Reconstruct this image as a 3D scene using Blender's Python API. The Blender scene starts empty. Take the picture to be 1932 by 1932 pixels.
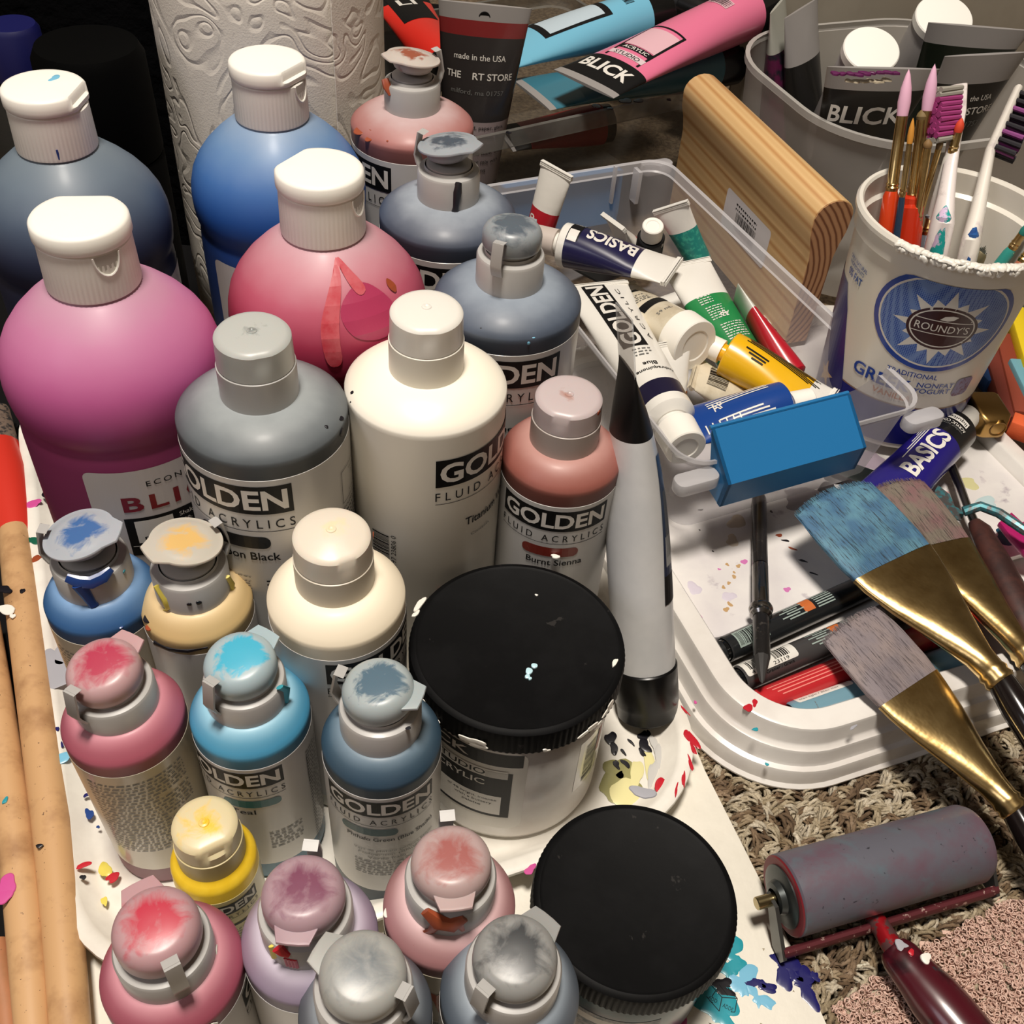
import bpy, bmesh, math, random
from mathutils import Vector, Matrix, noise
random.seed(7)
SC = bpy.context.scene
MM = 0.001
R = math.radians
# ------------------------------------------------------------------ camera, world, light, exposure
HC = 457.0; FP = 1990.0; PIT = R(45); ROL = R(5.07)
_s, _c = math.sin(ROL), math.cos(ROL)
Fv = Vector((0, math.cos(PIT), -math.sin(PIT))); Dv = Vector((0, -math.sin(PIT), -math.cos(PIT))); Xv = Vector((1, 0, 0))
def at(px, py, z):
    """world point (mm) at height z seen at photo pixel px,py"""
    u = px - 966; v = py - 966
    d = Xv * (_c * u + _s * v) + Fv * FP + Dv * (-_s * u + _c * v)
    t = (z - HC) / d.z
    return Vector((d.x * t, d.y * t, z))
cam = bpy.data.cameras.new('camera'); camo = bpy.data.objects.new('camera', cam); SC.collection.objects.link(camo)
cam.sensor_width = 36; cam.sensor_fit = 'HORIZONTAL'; cam.lens = 36 * FP / 1932; cam.clip_start = 0.01; cam.clip_end = 50
ix = Xv * _c - Dv * _s; iy = Xv * _s + Dv * _c
m = Matrix((ix, -iy, -Fv)).transposed().to_4x4(); m.translation = Vector((0, 0, HC * MM)); camo.matrix_world = m
SC.camera = camo
cam.dof.use_dof = False
SC.view_settings.view_transform = 'Standard'; SC.view_settings.look = 'None'; SC.view_settings.gamma = 1
SC.view_settings.use_curve_mapping = False
SC.view_settings.exposure = 0.0
SC.cycles.use_denoising = True; SC.cycles.max_bounces = 8; SC.cycles.transparent_max_bounces = 24
SC.cycles.sample_clamp_indirect = 4; SC.cycles.caustics_reflective = False; SC.cycles.caustics_refractive = False
w = bpy.data.worlds.new('World'); SC.world = w; w.use_nodes = True
w.node_tree.nodes['Background'].inputs[0].default_value = (0.9, 0.93, 1.0, 1); w.node_tree.nodes['Background'].inputs[1].default_value = 0.08
def area(name, loc, aim, size, power, col):
    l = bpy.data.lights.new(name, 'AREA'); l.shape = 'DISK'; l.size = size; l.energy = power; l.color = col
    o = bpy.data.objects.new(name, l); SC.collection.objects.link(o); o.location = loc
    o.rotation_euler = (Vector(aim) - Vector(loc)).to_track_quat('-Z', 'Y').to_euler(); return o
area('ceiling_lamp', (-0.12, 0.12, 2.25), (0, 0.35, 0), 0.38, 58, (1.0, 0.92, 0.82))
area('ambient_fill', (-1.5, -0.9, 1.7), (0, 0.4, 0), 0.9, 7, (0.95, 0.93, 1.0))  # added soft fill standing in for ambient bounce, no window there

# ------------------------------------------------------------------ materials
def lin(c):
    return tuple((x / 255 / 12.92) if x / 255 <= 0.04045 else ((x / 255 + 0.055) / 1.055) ** 2.4 for x in c[:3]) + (1,)
MATS = {}
def _new(name):
    mt = bpy.data.materials.new(name); mt.use_nodes = True; nt = mt.node_tree
    return mt, nt, nt.nodes['Principled BSDF']
def _coord(nt, scale=(1, 1, 1)):
    tc = nt.nodes.new('ShaderNodeTexCoord'); mp = nt.nodes.new('ShaderNodeMapping')
    mp.inputs['Scale'].default_value = tuple(1000 * k for k in scale)
    nt.links.new(tc.outputs['Object'], mp.inputs['Vector']); return mp.outputs['Vector']
def _noise(nt, vec, scale, detail=3, rough=0.55, dist=0):
    n = nt.nodes.new('ShaderNodeTexNoise'); n.inputs['Scale'].default_value = scale; n.inputs['Detail'].default_value = detail
    n.inputs['Roughness'].default_value = rough; n.inputs['Distortion'].default_value = dist
    nt.links.new(vec, n.inputs['Vector']); return n.outputs['Fac']
def _ramp(nt, fac, stops, interp='LINEAR'):
    r = nt.nodes.new('ShaderNodeValToRGB'); r.color_ramp.interpolation = interp; el = r.color_ramp.elements
    while len(el) > 1: el.remove(el[-1])
    el[0].position = stops[0][0]; el[0].color = stops[0][1]
    for p, c in stops[1:]:
        e = el.new(p); e.color = c
    nt.links.new(fac, r.inputs['Fac']); return r.outputs['Color']
def _mix(nt, fac, a, b):
    mx = nt.nodes.new('ShaderNodeMix'); mx.data_type = 'RGBA'
    for s, v in ((mx.inputs[0], fac), (mx.inputs[6], a), (mx.inputs[7], b)):
        if hasattr(v, 'links') or hasattr(v, 'is_linked'): nt.links.new(v, s)
        else: s.default_value = v
    return mx.outputs[2]
def _bump(nt, b, fac, strength, dist=1.0):
    bp = nt.nodes.new('ShaderNodeBump'); bp.inputs['Strength'].default_value = strength; bp.inputs['Distance'].default_value = dist * MM
    nt.links.new(fac, bp.inputs['Height']); nt.links.new(bp.outputs['Normal'], b.inputs['Normal'])
def M(name, col, rough=0.5, metal=0, sss=0, coat=0, var=None, bump=None, spec=0.5, stretch=(1, 1, 1)):
    """var=(colour2, scale, lo, hi) noise blend;  bump=(scale, strength, dist)"""
    if name in MATS: return MATS[name]
    mt, nt, b = _new(name)
    b.inputs['Base Color'].default_value = lin(col); b.inputs['Roughness'].default_value = rough; b.inputs['Metallic'].default_value = metal
    b.inputs['Specular IOR Level'].default_value = spec
    if coat: b.inputs['Coat Weight'].default_value = coat; b.inputs['Coat Roughness'].default_value = 0.15
    if sss:
        b.inputs['Subsurface Weight'].default_value = sss; b.inputs['Subsurface Scale'].default_value = 0.004
        b.inputs['Subsurface Radius'].default_value = (1, 0.8, 0.7)
    vec = None
    if var or bump: vec = _coord(nt, stretch)
    if var:
        vs = var if isinstance(var[0], (list, tuple)) and isinstance(var[0][0], (list, tuple)) else [var]
        cur = lin(col)
        for k, (c2, sc, lo, hi) in enumerate(vs):
            f = _noise(nt, vec, sc, 5, 0.6, 0.3 * k)
            f = _ramp(nt, f, [(lo, (0, 0, 0, 1)), (hi, (1, 1, 1, 1))])
            cur = _mix(nt, f, cur, lin(c2))
        nt.links.new(cur, b.inputs['Base Color'])
    if bump: _bump(nt, b, _noise(nt, vec, bump[0], 4), bump[1], bump[2])
    MATS[name] = mt; return mt
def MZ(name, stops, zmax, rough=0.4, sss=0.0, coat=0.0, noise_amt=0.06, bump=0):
    """colour of the paint film inside a bottle, by height (object z in mm); Golden bottles also mix in light falloff"""
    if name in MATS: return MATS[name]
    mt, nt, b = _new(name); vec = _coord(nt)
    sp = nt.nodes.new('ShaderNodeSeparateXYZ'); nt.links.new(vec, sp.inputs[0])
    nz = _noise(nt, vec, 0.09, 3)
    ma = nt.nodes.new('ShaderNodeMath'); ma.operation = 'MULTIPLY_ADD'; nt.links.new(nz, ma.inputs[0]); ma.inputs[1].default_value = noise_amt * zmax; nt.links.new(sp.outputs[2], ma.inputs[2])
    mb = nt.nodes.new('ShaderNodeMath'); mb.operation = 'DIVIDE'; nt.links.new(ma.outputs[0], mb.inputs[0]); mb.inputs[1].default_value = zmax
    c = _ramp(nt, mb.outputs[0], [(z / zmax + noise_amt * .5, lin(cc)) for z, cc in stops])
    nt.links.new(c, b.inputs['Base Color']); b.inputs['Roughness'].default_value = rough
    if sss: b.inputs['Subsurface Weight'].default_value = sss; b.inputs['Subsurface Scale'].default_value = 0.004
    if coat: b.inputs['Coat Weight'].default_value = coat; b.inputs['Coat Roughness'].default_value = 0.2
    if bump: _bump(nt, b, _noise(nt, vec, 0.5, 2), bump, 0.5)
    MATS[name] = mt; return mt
def MLID(name, base, tint, amount=0.5, rmax=13, rough=0.38, sharp=0.10):
    """frosted lid with paint residue showing through its middle"""
    if name in MATS: return MATS[name]
    mt, nt, b = _new(name); vec = _coord(nt)
    ln = nt.nodes.new('ShaderNodeVectorMath'); ln.operation = 'MULTIPLY'; ln.inputs[1].default_value = (1, 1, 0); nt.links.new(vec, ln.inputs[0])
    l2 = nt.nodes.new('ShaderNodeVectorMath'); l2.operation = 'LENGTH'; nt.links.new(ln.outputs[0], l2.inputs[0])
    nz = _noise(nt, vec, 0.13, 4, 0.6, 0.6)
    a = nt.nodes.new('ShaderNodeMath'); a.operation = 'MULTIPLY_ADD'; nt.links.new(l2.outputs['Value'], a.inputs[0]); a.inputs[1].default_value = -0.55 / rmax; nt.links.new(nz, a.inputs[2])
    lo = 0.5 - amount * 0.5
    f = _ramp(nt, a.outputs[0], [(max(0, lo - sharp), (0, 0, 0, 1)), (lo + sharp, (1, 1, 1, 1))])
    c = _mix(nt, f, lin(base), lin(tint)); nt.links.new(c, b.inputs['Base Color'])
    b.inputs['Roughness'].default_value = rough; b.inputs['Subsurface Weight'].default_value = 0.15; b.inputs['Subsurface Scale'].default_value = 0.003
    b.inputs['Coat Weight'].default_value = 0.12; b.inputs['Coat Roughness'].default_value = 0.3
    MATS[name] = mt; return mt
def MCLEAR(name, col, opacity=0.4, rough=0.3, cloud=None):
    if name in MATS: return MATS[name]
    mt, nt, b = _new(name); b.inputs['Base Color'].default_value = lin(col); b.inputs['Roughness'].default_value = rough
    tr = nt.nodes.new('ShaderNodeBsdfTransparent'); mx = nt.nodes.new('ShaderNodeMixShader'); out = nt.nodes['Material Output']
    tr.inputs[0].default_value = (0.97, 0.97, 0.97, 1)
    mx.inputs[0].default_value = opacity
    if cloud:
        f = _noise(nt, _coord(nt), cloud, 3); f = _ramp(nt, f, [(0.3, (opacity * .75,) * 3 + (1,)), (0.7, (min(1, opacity * 1.25),) * 3 + (1,))]); nt.links.new(f, mx.inputs[0])
    sh = b.outputs[0]
    if cloud:
        tl = nt.nodes.new('ShaderNodeBsdfTranslucent'); tl.inputs[0].default_value = lin(col); m2 = nt.nodes.new('ShaderNodeMixShader'); m2.inputs[0].default_value = .5
        nt.links.new(b.outputs[0], m2.inputs[1]); nt.links.new(tl.outputs[0], m2.inputs[2]); sh = m2.outputs[0]
    nt.links.new(tr.outputs[0], mx.inputs[1]); nt.links.new(sh, mx.inputs[2]); nt.links.new(mx.outputs[0], out.inputs[0])
    MATS[name] = mt; return mt
INK = M('black_ink', (15, 15, 16), 0.5, spec=.25); WHT = M('white_ink', (226, 222, 215), 0.4); LBL = M('label_film', (200, 198, 195), 0.35, coat=0.15)
GREYT = M('grey_small_print', (110, 110, 108), 0.5)
CAPW = M('white_cap_plastic', (243, 239, 230), 0.42, sss=0.1)
FROST = (176, 174, 171)

# ------------------------------------------------------------------ mesh helpers
class G:
    def __init__(s): s.v = []; s.f = []; s.mi = []; s.ms = []
    def mat(s, mt):
        if mt not in s.ms: s.ms.append(mt)
        return s.ms.index(mt)
    def add(s, vs, fs, mt, T=None):
        k = len(s.v); i = s.mat(mt)
        for v in vs: v = Vector(v); s.v.append(T @ v if T is not None else v)
        for f in fs: s.f.append([k + q for q in f]); s.mi.append(i)
    def obj(s, name, parent=None, sharp=35, smooth=True):
        me = bpy.data.meshes.new(name); me.from_pydata([tuple(v * MM) for v in s.v], [], s.f)
        for mt in s.ms: me.materials.append(mt)
        me.polygons.foreach_set('material_index', s.mi)
        if smooth: me.shade_smooth() if hasattr(me, 'shade_smooth') else None
        me.update()
        if smooth:
            try: me.set_sharp_from_angle(angle=R(sharp))
            except Exception: pass
        o = bpy.data.objects.new(name, me); SC.collection.objects.link(o)
        if parent is not None: o.parent = parent
        return o
def tag(o, label=None, cat=None, group=None, kind=None):
    for k, v in (('label', label), ('category', cat), ('group', group), ('kind', kind)):
        if v: o[k] = v
    return o
def empty(name, loc, label=None, cat=None, group=None, rot=None, mat4=None):
    o = bpy.data.objects.new(name, None); SC.collection.objects.link(o); o.empty_display_size = 0.01
    if mat4 is not None: o.matrix_world = mat4
    else:
        o.location = Vector(loc) * MM
        if rot: o.rotation_euler = rot
    return tag(o, label, cat, group)
def frame(P, Z, up=(0, 0, 1)):
    """4x4 in metres: local z along Z, local y towards up"""
    z = Vector(Z).normalized(); y = Vector(up) - z * Vector(up).dot(z); y.normalize(); x = y.cross(z)
    m = Matrix((x, y, z)).transposed().to_4x4(); m.translation = Vector(P) * MM; return m
def framem(P, Z, up=(0, 0, 1)):
    m = frame(P, Z, up); m.translation = Vector(P); return m
def lathe(g, prof, mt, n=56, rib=None, T=None, a0=0, a1=None):
    """prof [(r,z)]; rib=(count, depth, z0, z1)"""
    full = a1 is None; a1 = a0 + 2 * math.pi if full else a1
    if rib: n = rib[0] * 4
    vs = []; fs = []; cols = n if full else n + 1
    for r, z in prof:
        for k in range(cols):
            a = a0 + (a1 - a0) * k / n; rr = r
            if rib and rib[2] <= z <= rib[3] and r > 1: rr = r - (rib[1] if k % 4 in (2, 3) else 0)
            vs.append((rr * math.sin(a), -rr * math.cos(a), z))
    for i in range(len(prof) - 1):
        for k in range(n):
            k2 = (k + 1) % cols if full else k + 1
            p, q, r_, s_ = i * cols + k, i * cols + k2, (i + 1) * cols + k2, (i + 1) * cols + k
            fs.append((p, q, r_, s_))
    g.add(vs, fs, mt, T)
def loft(g, rings, mt, close=True, cap0=True, cap1=True, T=None):
    n = len(rings[0]); vs = [v for r in rings for v in r]; fs = []
    for i in range(len(rings) - 1):
        for k in range(n if close else n - 1):
            k2 = (k + 1) % n; fs.append((i * n + k, i * n + k2, (i + 1) * n + k2, (i + 1) * n + k))
    if cap0: fs.append(tuple(range(n - 1, -1, -1)))
    if cap1: fs.append(tuple((len(rings) - 1) * n + k for k in range(n)))
    g.add(vs, fs, mt, T)
def sup(a, b, z, n=36, e=1.0, cx=0, cy=0):
    """superellipse ring; e<1 boxier"""
    out = []
    for k in range(n):
        t = 2 * math.pi * k / n; c, s = math.cos(t), math.sin(t)
        out.append((cx + a * math.copysign(abs(c) ** e, c), cy + b * math.copysign(abs(s) ** e, s), z))
    return out
def rrect(w, h, r, n=6, cx=0, cy=0):
    pts = []
    for sx, sy, a0 in ((1, 1, 0), (-1, 1, 90), (-1, -1, 180), (1, -1, 270)):
        for k in range(n + 1):
            a = R(a0 + 90 * k / n); pts.append((cx + sx * (w / 2 - r) + r * math.cos(a), cy + sy * (h / 2 - r) + r * math.sin(a)))
    return pts
def prism(g, pts, z0, z1, mt, T=None, bev=0):
    if bev:
        cx = sum(p[0] for p in pts) / len(pts); cy = sum(p[1] for p in pts) / len(pts)
        def ins(k):
            o = []
            n = len(pts)
            for i in range(n):
                a = Vector(pts[i - 1]); b = Vector(pts[i]); c = Vector(pts[(i + 1) % n])
                d1 = (b - a); d2 = (c - b)
                d1 = d1.normalized() if d1.length > 1e-6 else d2.normalized(); d2 = d2.normalized() if d2.length > 1e-6 else d1
                nn = Vector((-(d1.y + d2.y), d1.x + d2.x)); nn = nn.normalized() if nn.length > 1e-6 else Vector((0, 0))
                o.append((b.x + nn.x * k, b.y + nn.y * k))
            return o
        area2 = sum(pts[i - 1][0] * pts[i][1] - pts[i][0] * pts[i - 1][1] for i in range(len(pts)))
        if area2 < 0: pts = pts[::-1]
        i1 = ins(bev); i2 = ins(bev * .3)
        rings = [[(x, y, z0) for x, y in i1], [(x, y, z0 + bev * .3) for x, y in i2], [(x, y, z0 + bev) for x, y in pts], [(x, y, z1 - bev) for x, y in pts], [(x, y, z1 - bev * .3) for x, y in i2], [(x, y, z1) for x, y in i1]]
    else: rings = [[(x, y, z0) for x, y in pts], [(x, y, z1) for x, y in pts]]
    loft(g, rings, mt, T=T)
def box(g, c, s, mt, T=None, bev=0):
    prism(g, [(c[0] - s[0] / 2, c[1] - s[1] / 2), (c[0] + s[0] / 2, c[1] - s[1] / 2), (c[0] + s[0] / 2, c[1] + s[1] / 2), (c[0] - s[0] / 2, c[1] + s[1] / 2)], c[2] - s[2] / 2, c[2] + s[2] / 2, mt, T, bev)
def pipe(g, pts, rad, mt, n=12, T=None, flat=1.0, up=(0, 0, 1)):
    pts = [Vector(p) for p in pts]; rings = []
    for i, p in enumerate(pts):
        t = (pts[min(i + 1, len(pts) - 1)] - pts[max(i - 1, 0)]).normalized()
        u = Vector(up); u = u - t * u.dot(t)
        if u.length < 1e-3: u = Vector((1, 0, 0)) - t * t.x
        u.normalize(); x = u.cross(t); r = rad[i] if isinstance(rad, (list, tuple)) else rad
        f = flat[i] if isinstance(flat, (list, tuple)) else flat
        rings.append([p + x * (r * math.cos(2 * math.pi * k / n)) + u * (r * f * math.sin(2 * math.pi * k / n)) for k in range(n)])
    loft(g, rings, mt, T=T)

# ------------------------------------------------------------------ printing: flat 2-D items -> wrapped on a surface
_tc = {}
def text_mesh(s, bold=0.0, space=1.0):
    k = (s, bold, space)
    if k in _tc: return _tc[k]
    cu = bpy.data.curves.new('t', 'FONT'); cu.body = s; cu.size = 10; cu.offset = bold; cu.resolution_u = 3; cu.space_character = space
    o = bpy.data.objects.new('t', cu); SC.collection.objects.link(o)
    dg = bpy.context.evaluated_depsgraph_get(); me = bpy.data.meshes.new_from_object(o.evaluated_get(dg))
    vs = [(v.co.x, v.co.y) for v in me.vertices]; fs = [tuple(p.vertices) for p in me.polygons]
    bpy.data.objects.remove(o); bpy.data.curves.remove(cu); bpy.data.meshes.remove(me)
    x0 = min(v[0] for v in vs); x1 = max(v[0] for v in vs); y0 = min(v[1] for v in vs); y1 = max(v[1] for v in vs)
    r = ([((a - x0) / (x1 - x0), (b - y0) / (y1 - y0)) for a, b in vs], fs); _tc[k] = r; return r
def T_(s, x, y, w, h, mt=None, bold=0.0, sp=1.0, rot=0, arch=0):
    return ('t', s, x, y, w, h, mt or INK, bold, sp, rot, arch)
def R_(x, y, w, h, mt=None, r=0): return ('r', x, y, w, h, mt or INK, r)
def P_(pts, mt=None): return ('p', pts, mt or INK)
def smooth(P, n=2):
    for _ in range(n):
        Q = []
        for i in range(len(P)):
            a, b = P[i], P[(i + 1) % len(P)]; Q += [(a[0] * .75 + b[0] * .25, a[1] * .75 + b[1] * .25), (a[0] * .25 + b[0] * .75, a[1] * .25 + b[1] * .75)]
        P = Q
    return P
def micro(x, y, w, n, lh, mt=None, h=0.36, fill=0.9):
    out = []; rg = random.Random(int(x * 7 + y * 13 + n))
    for i in range(n):
        cx = x; lim = x + w * (fill if rg.random() < .85 else .6)
        while cx < lim:
            ww = rg.uniform(.8, 3.0); out.append(R_(cx, y - i * lh, min(ww, lim - cx + .3), lh * h, mt or GREYT)); cx += ww + lh * .35
    return out
def barcode(x, y, w, h, mt=None, vert=False, bg=None):
    out = []; rg = random.Random(int(x + y * 3)); c = 0
    if bg: out.append(R_(x - 1, y - 1, (h if vert else w) + 2, (w if vert else h) + 2, bg))
    while c < w:
        b = rg.choice((.3, .3, .5, .8)); 
        out.append(R_(x, y + c, h, b, mt) if vert else R_(x + c, y, b, h, mt)); c += b + rg.choice((.3, .4, .7))
    return out
def ink(items, surf, parent, name='lettering', cut=3.0, off=0.12, cuty=None):
    g = G()
    for n_, it in enumerate(items):
        if it[0] == 't':
            _, s, x, y, w, h, mt, bold, sp, rot, arch = it
            vs, fs = text_mesh(s, bold, sp); ca, sa = math.cos(R(rot)), math.sin(R(rot))
            P = [(x + a * w * ca - b * h * sa, y + a * w * sa + b * h * ca + arch * (1 - (2 * a - 1) ** 2)) for a, b in vs]
        elif it[0] == 'r':
            _, x, y, w, h, mt, r = it
            pp = rrect(w, h, r, 4, x + w / 2, y + h / 2) if r else [(x, y), (x + w, y), (x + w, y + h), (x, y + h)]
            P = pp; fs = [tuple(range(len(pp)))]
        else:
            _, P, mt = it; fs = [tuple(range(len(P)))]
        bm = bmesh.new(); bv = [bm.verts.new((a, b, 0)) for a, b in P]
        for f in fs:
            try: bm.faces.new([bv[q] for q in f])
            except Exception: pass
        xs = [a for a, b in P]; ys = [b for a, b in P]
        def cuts(lo, hi, ax, step):
            k = math.ceil((lo + 1e-3) / step)
            while k * step < hi - 1e-3:
                co = (k * step, 0, 0) if ax == 0 else (0, k * step, 0)
                bmesh.ops.bisect_plane(bm, geom=bm.verts[:] + bm.edges[:] + bm.faces[:], plane_co=co, plane_no=(1, 0, 0) if ax == 0 else (0, 1, 0)); k += 1
        if cut and max(xs) - min(xs) > cut: cuts(min(xs), max(xs), 0, cut)
        if cuty and max(ys) - min(ys) > cuty: cuts(min(ys), max(ys), 1, cuty)
        bm.verts.index_update(); o_ = off + 0.012 * min(n_, 14)
        V = [surf(v.co.x, v.co.y, o_) for v in bm.verts]; F = []
        for f in bm.faces:
            q = [v.index for v in f.verts]; a = f.normal.z
            F.append(q if a > 0 else q[::-1])
        bm.free(); g.add(V, F, mt)
    return g.obj(name, parent, smooth=False)
def cyl_surf(R0, a0=0.0, cone=0.0, z0=0.0):
    """x = arc mm from azimuth a0 (0 faces local -Y), y = height"""
    def f(x, y, o):
        r = R0 + cone * (y - z0); a = a0 + x / R0; return Vector(((r + o) * math.sin(a), -(r + o) * math.cos(a), y))
    return f
def splat_pts(r, rg, n=14, el=1.0, ang=0, jag=.35):
    pts = []; ph = [rg.uniform(0, 6.28) for _ in range(4)]
    for k in range(n):
        t = 2 * math.pi * k / n; rr = r * (1 + jag * .5 * math.sin(2 * t + ph[0]) + jag * .4 * math.sin(3 * t + ph[1]) + jag * .3 * rg.uniform(-1, 1))
        x, y = rr * math.cos(t) * el, rr * math.sin(t); pts.append((x * math.cos(ang) - y * math.sin(ang), x * math.sin(ang) + y * math.cos(ang)))
    return pts
def splat(g, P, r, mt, rg, h=.35, el=1.0, ang=0, T=None, n=14, jag=.35):
    o = smooth(splat_pts(r, rg, n, el, ang, jag), 1)
    rings = [[(P[0] + x * k, P[1] + y * k, P[2] + z) for x, y in o] for k, z in ((1, -.1), (.92, h * .7), (.5, h))]
    loft(g, rings, mt, cap0=False, T=T)
PN = {}
def paint(nm, c, rough=.35): return M('dried_' + nm + '_paint', c, rough, coat=.2)
BLUEP = paint('blue', (28, 62, 128)); TEALP = paint('teal', (40, 150, 165)); REDP = paint('red', (188, 28, 44)); BLKP = paint('black', (18, 16, 24))
YELP = paint('yellow', (222, 205, 90)); GRNP = paint('green', (22, 92, 70)); MAGP = paint('magenta', (205, 80, 150)); NAVP = paint('navy', (26, 24, 92)); WHTP = paint('white', (238, 234, 224)); BRNP = paint('brown', (150, 70, 40)); TANP = paint('tan', (190, 155, 110)); LBLP = paint('light_blue', (120, 185, 215)); GRYP = paint('grey', (165, 165, 172))

# ------------------------------------------------------------------ room (setting)
def struct(g, name, label=None, sharp=35):
    o = g.obj(name, None, sharp); o['kind'] = 'structure'
    if label: o['label'] = label
    return o
ZF = -8.0
def room():
    wm = M('wall_paint', (150, 142, 130), .9); g = G(); 
    carpet = M('carpet_backing', (84, 68, 52), .95, var=((130, 112, 88), .25, .35, .65), bump=(1.2, .6, 1))
    g.add([(-2200, -1600, ZF - 9), (2200, -1600, ZF - 9), (2200, 2400, ZF - 9), (-2200, 2400, ZF - 9)], [(0, 1, 2, 3)], carpet); struct(g, 'floor', 'beige looped carpet floor')
    g = G(); g.add([(-2200, -1600, 2400), (2200, -1600, 2400), (2200, 2400, 2400), (-2200, 2400, 2400)], [(3, 2, 1, 0)], M('ceiling_paint', (200, 194, 184), .9)); struct(g, 'ceiling', 'plain white ceiling')
    for nm, a, b in (('wall_back', (-2200, 2400), (2200, 2400)), ('wall_right', (2200, 2400), (2200, -1600)), ('wall_front', (2200, -1600), (-2200, -1600)), ('wall_left', (-2200, -1600), (-2200, 2400))):
        g = G(); g.add([(a[0], a[1], ZF - 9), (b[0], b[1], ZF - 9), (b[0], b[1], 2400), (a[0], a[1], 2400)], [(0, 1, 2, 3)], wm); struct(g, nm, 'plain cream wall')
room()

# berber carpet loops: countless, one object
def carpet_pile():
    mt = bpy.data.materials.new('berber_wool'); mt.use_nodes = True; nt = mt.node_tree; b = nt.nodes['Principled BSDF']
    at_ = nt.nodes.new('ShaderNodeVertexColor'); at_.layer_name = 'tint'; vec = _coord(nt)
    nz = _noise(nt, vec, 1.6, 4, .7); c = _mix(nt, _ramp(nt, nz, [(.35, (0, 0, 0, 1)), (.7, (.55, .55, .55, 1))]), at_.outputs[0], lin((120, 98, 72)))
    nt.links.new(c, b.inputs['Base Color']); b.inputs['Roughness'].default_value = .85; _bump(nt, b, nz, .9, .8)
    rg = random.Random(3); V = []; F = []; COL = []
    cols = [(214, 200, 172), (196, 180, 150), (168, 148, 118), (134, 112, 86), (222, 210, 186), (150, 126, 100), (112, 90, 68)]
    x = 70
    rows = 0
    yy = 120.0
    while yy < 470:
        xx = 85 + (4 if rows % 2 else 0)
        while xx < 360:
            P0 = Vector((xx + rg.uniform(-1.6, 1.6), yy + rg.uniform(-1.6, 1.6), ZF - 7.5))
            skip = (yy > 350 and xx < 290)
            if not skip:
                ang = rg.gauss(0.25, .7); L = rg.uniform(3.6, 5.2); hgt = rg.uniform(5.5, 8.0); base = cols[rg.randrange(7)] if rg.random() < .8 else cols[0]
                for st in range(6):
                    da = rg.gauss(0, .3); off = Vector((rg.gauss(0, 1.0), rg.gauss(0, 1.5), rg.uniform(-1, .6)))
                    dx, dy = math.cos(ang + da), math.sin(ang + da); rr = rg.uniform(.75, 1.35); hh = hgt * rg.uniform(.8, 1.08)
                    dq = rg.gauss(0, 14); tint = lin([min(255, max(30, q + dq)) for q in base])
                    k0 = len(V); NS = 7
                    for i in range(NS):
                        t = i / (NS - 1); a = math.pi * t
                        c = P0 + off + Vector((dx * -math.cos(a) * L, dy * -math.cos(a) * L, math.sin(a) * hh))
                        tg = Vector((dx * math.sin(a) * L, dy * math.sin(a) * L, math.cos(a) * hh)).normalized(); sd = Vector((-dy, dx, 0)); nn = sd.cross(tg)
                        for q in range(4):
                            w_ = math.pi / 2 * q + a * 1.3; V.append((c + sd * rr * math.cos(w_) + nn * rr * math.sin(w_)) * MM)
                    for i in range(NS - 1):
                        for q in range(4):
                            q2 = (q + 1) % 4; F.append((k0 + i * 4 + q, k0 + i * 4 + q2, k0 + i * 4 + 4 + q2, k0 + i * 4 + 4 + q))
                            COL.append(tint)
            xx += 5.6
        yy += 5.0; rows += 1
    me = bpy.data.meshes.new('carpet_loops'); me.from_pydata([tuple(v) for v in V], [], F); me.materials.append(mt); me.shade_smooth()
    ca = me.color_attributes.new('tint', 'FLOAT_COLOR', 'CORNER'); buf = []
    for c in COL: buf.extend(c * 4)
    ca.data.foreach_set('color', buf)
    o = bpy.data.objects.new('carpet_loops', me); SC.collection.objects.link(o)
    tag(o, 'coarse beige and brown looped wool pile of the carpet', 'carpet', kind='stuff')
carpet_pile()
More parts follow.
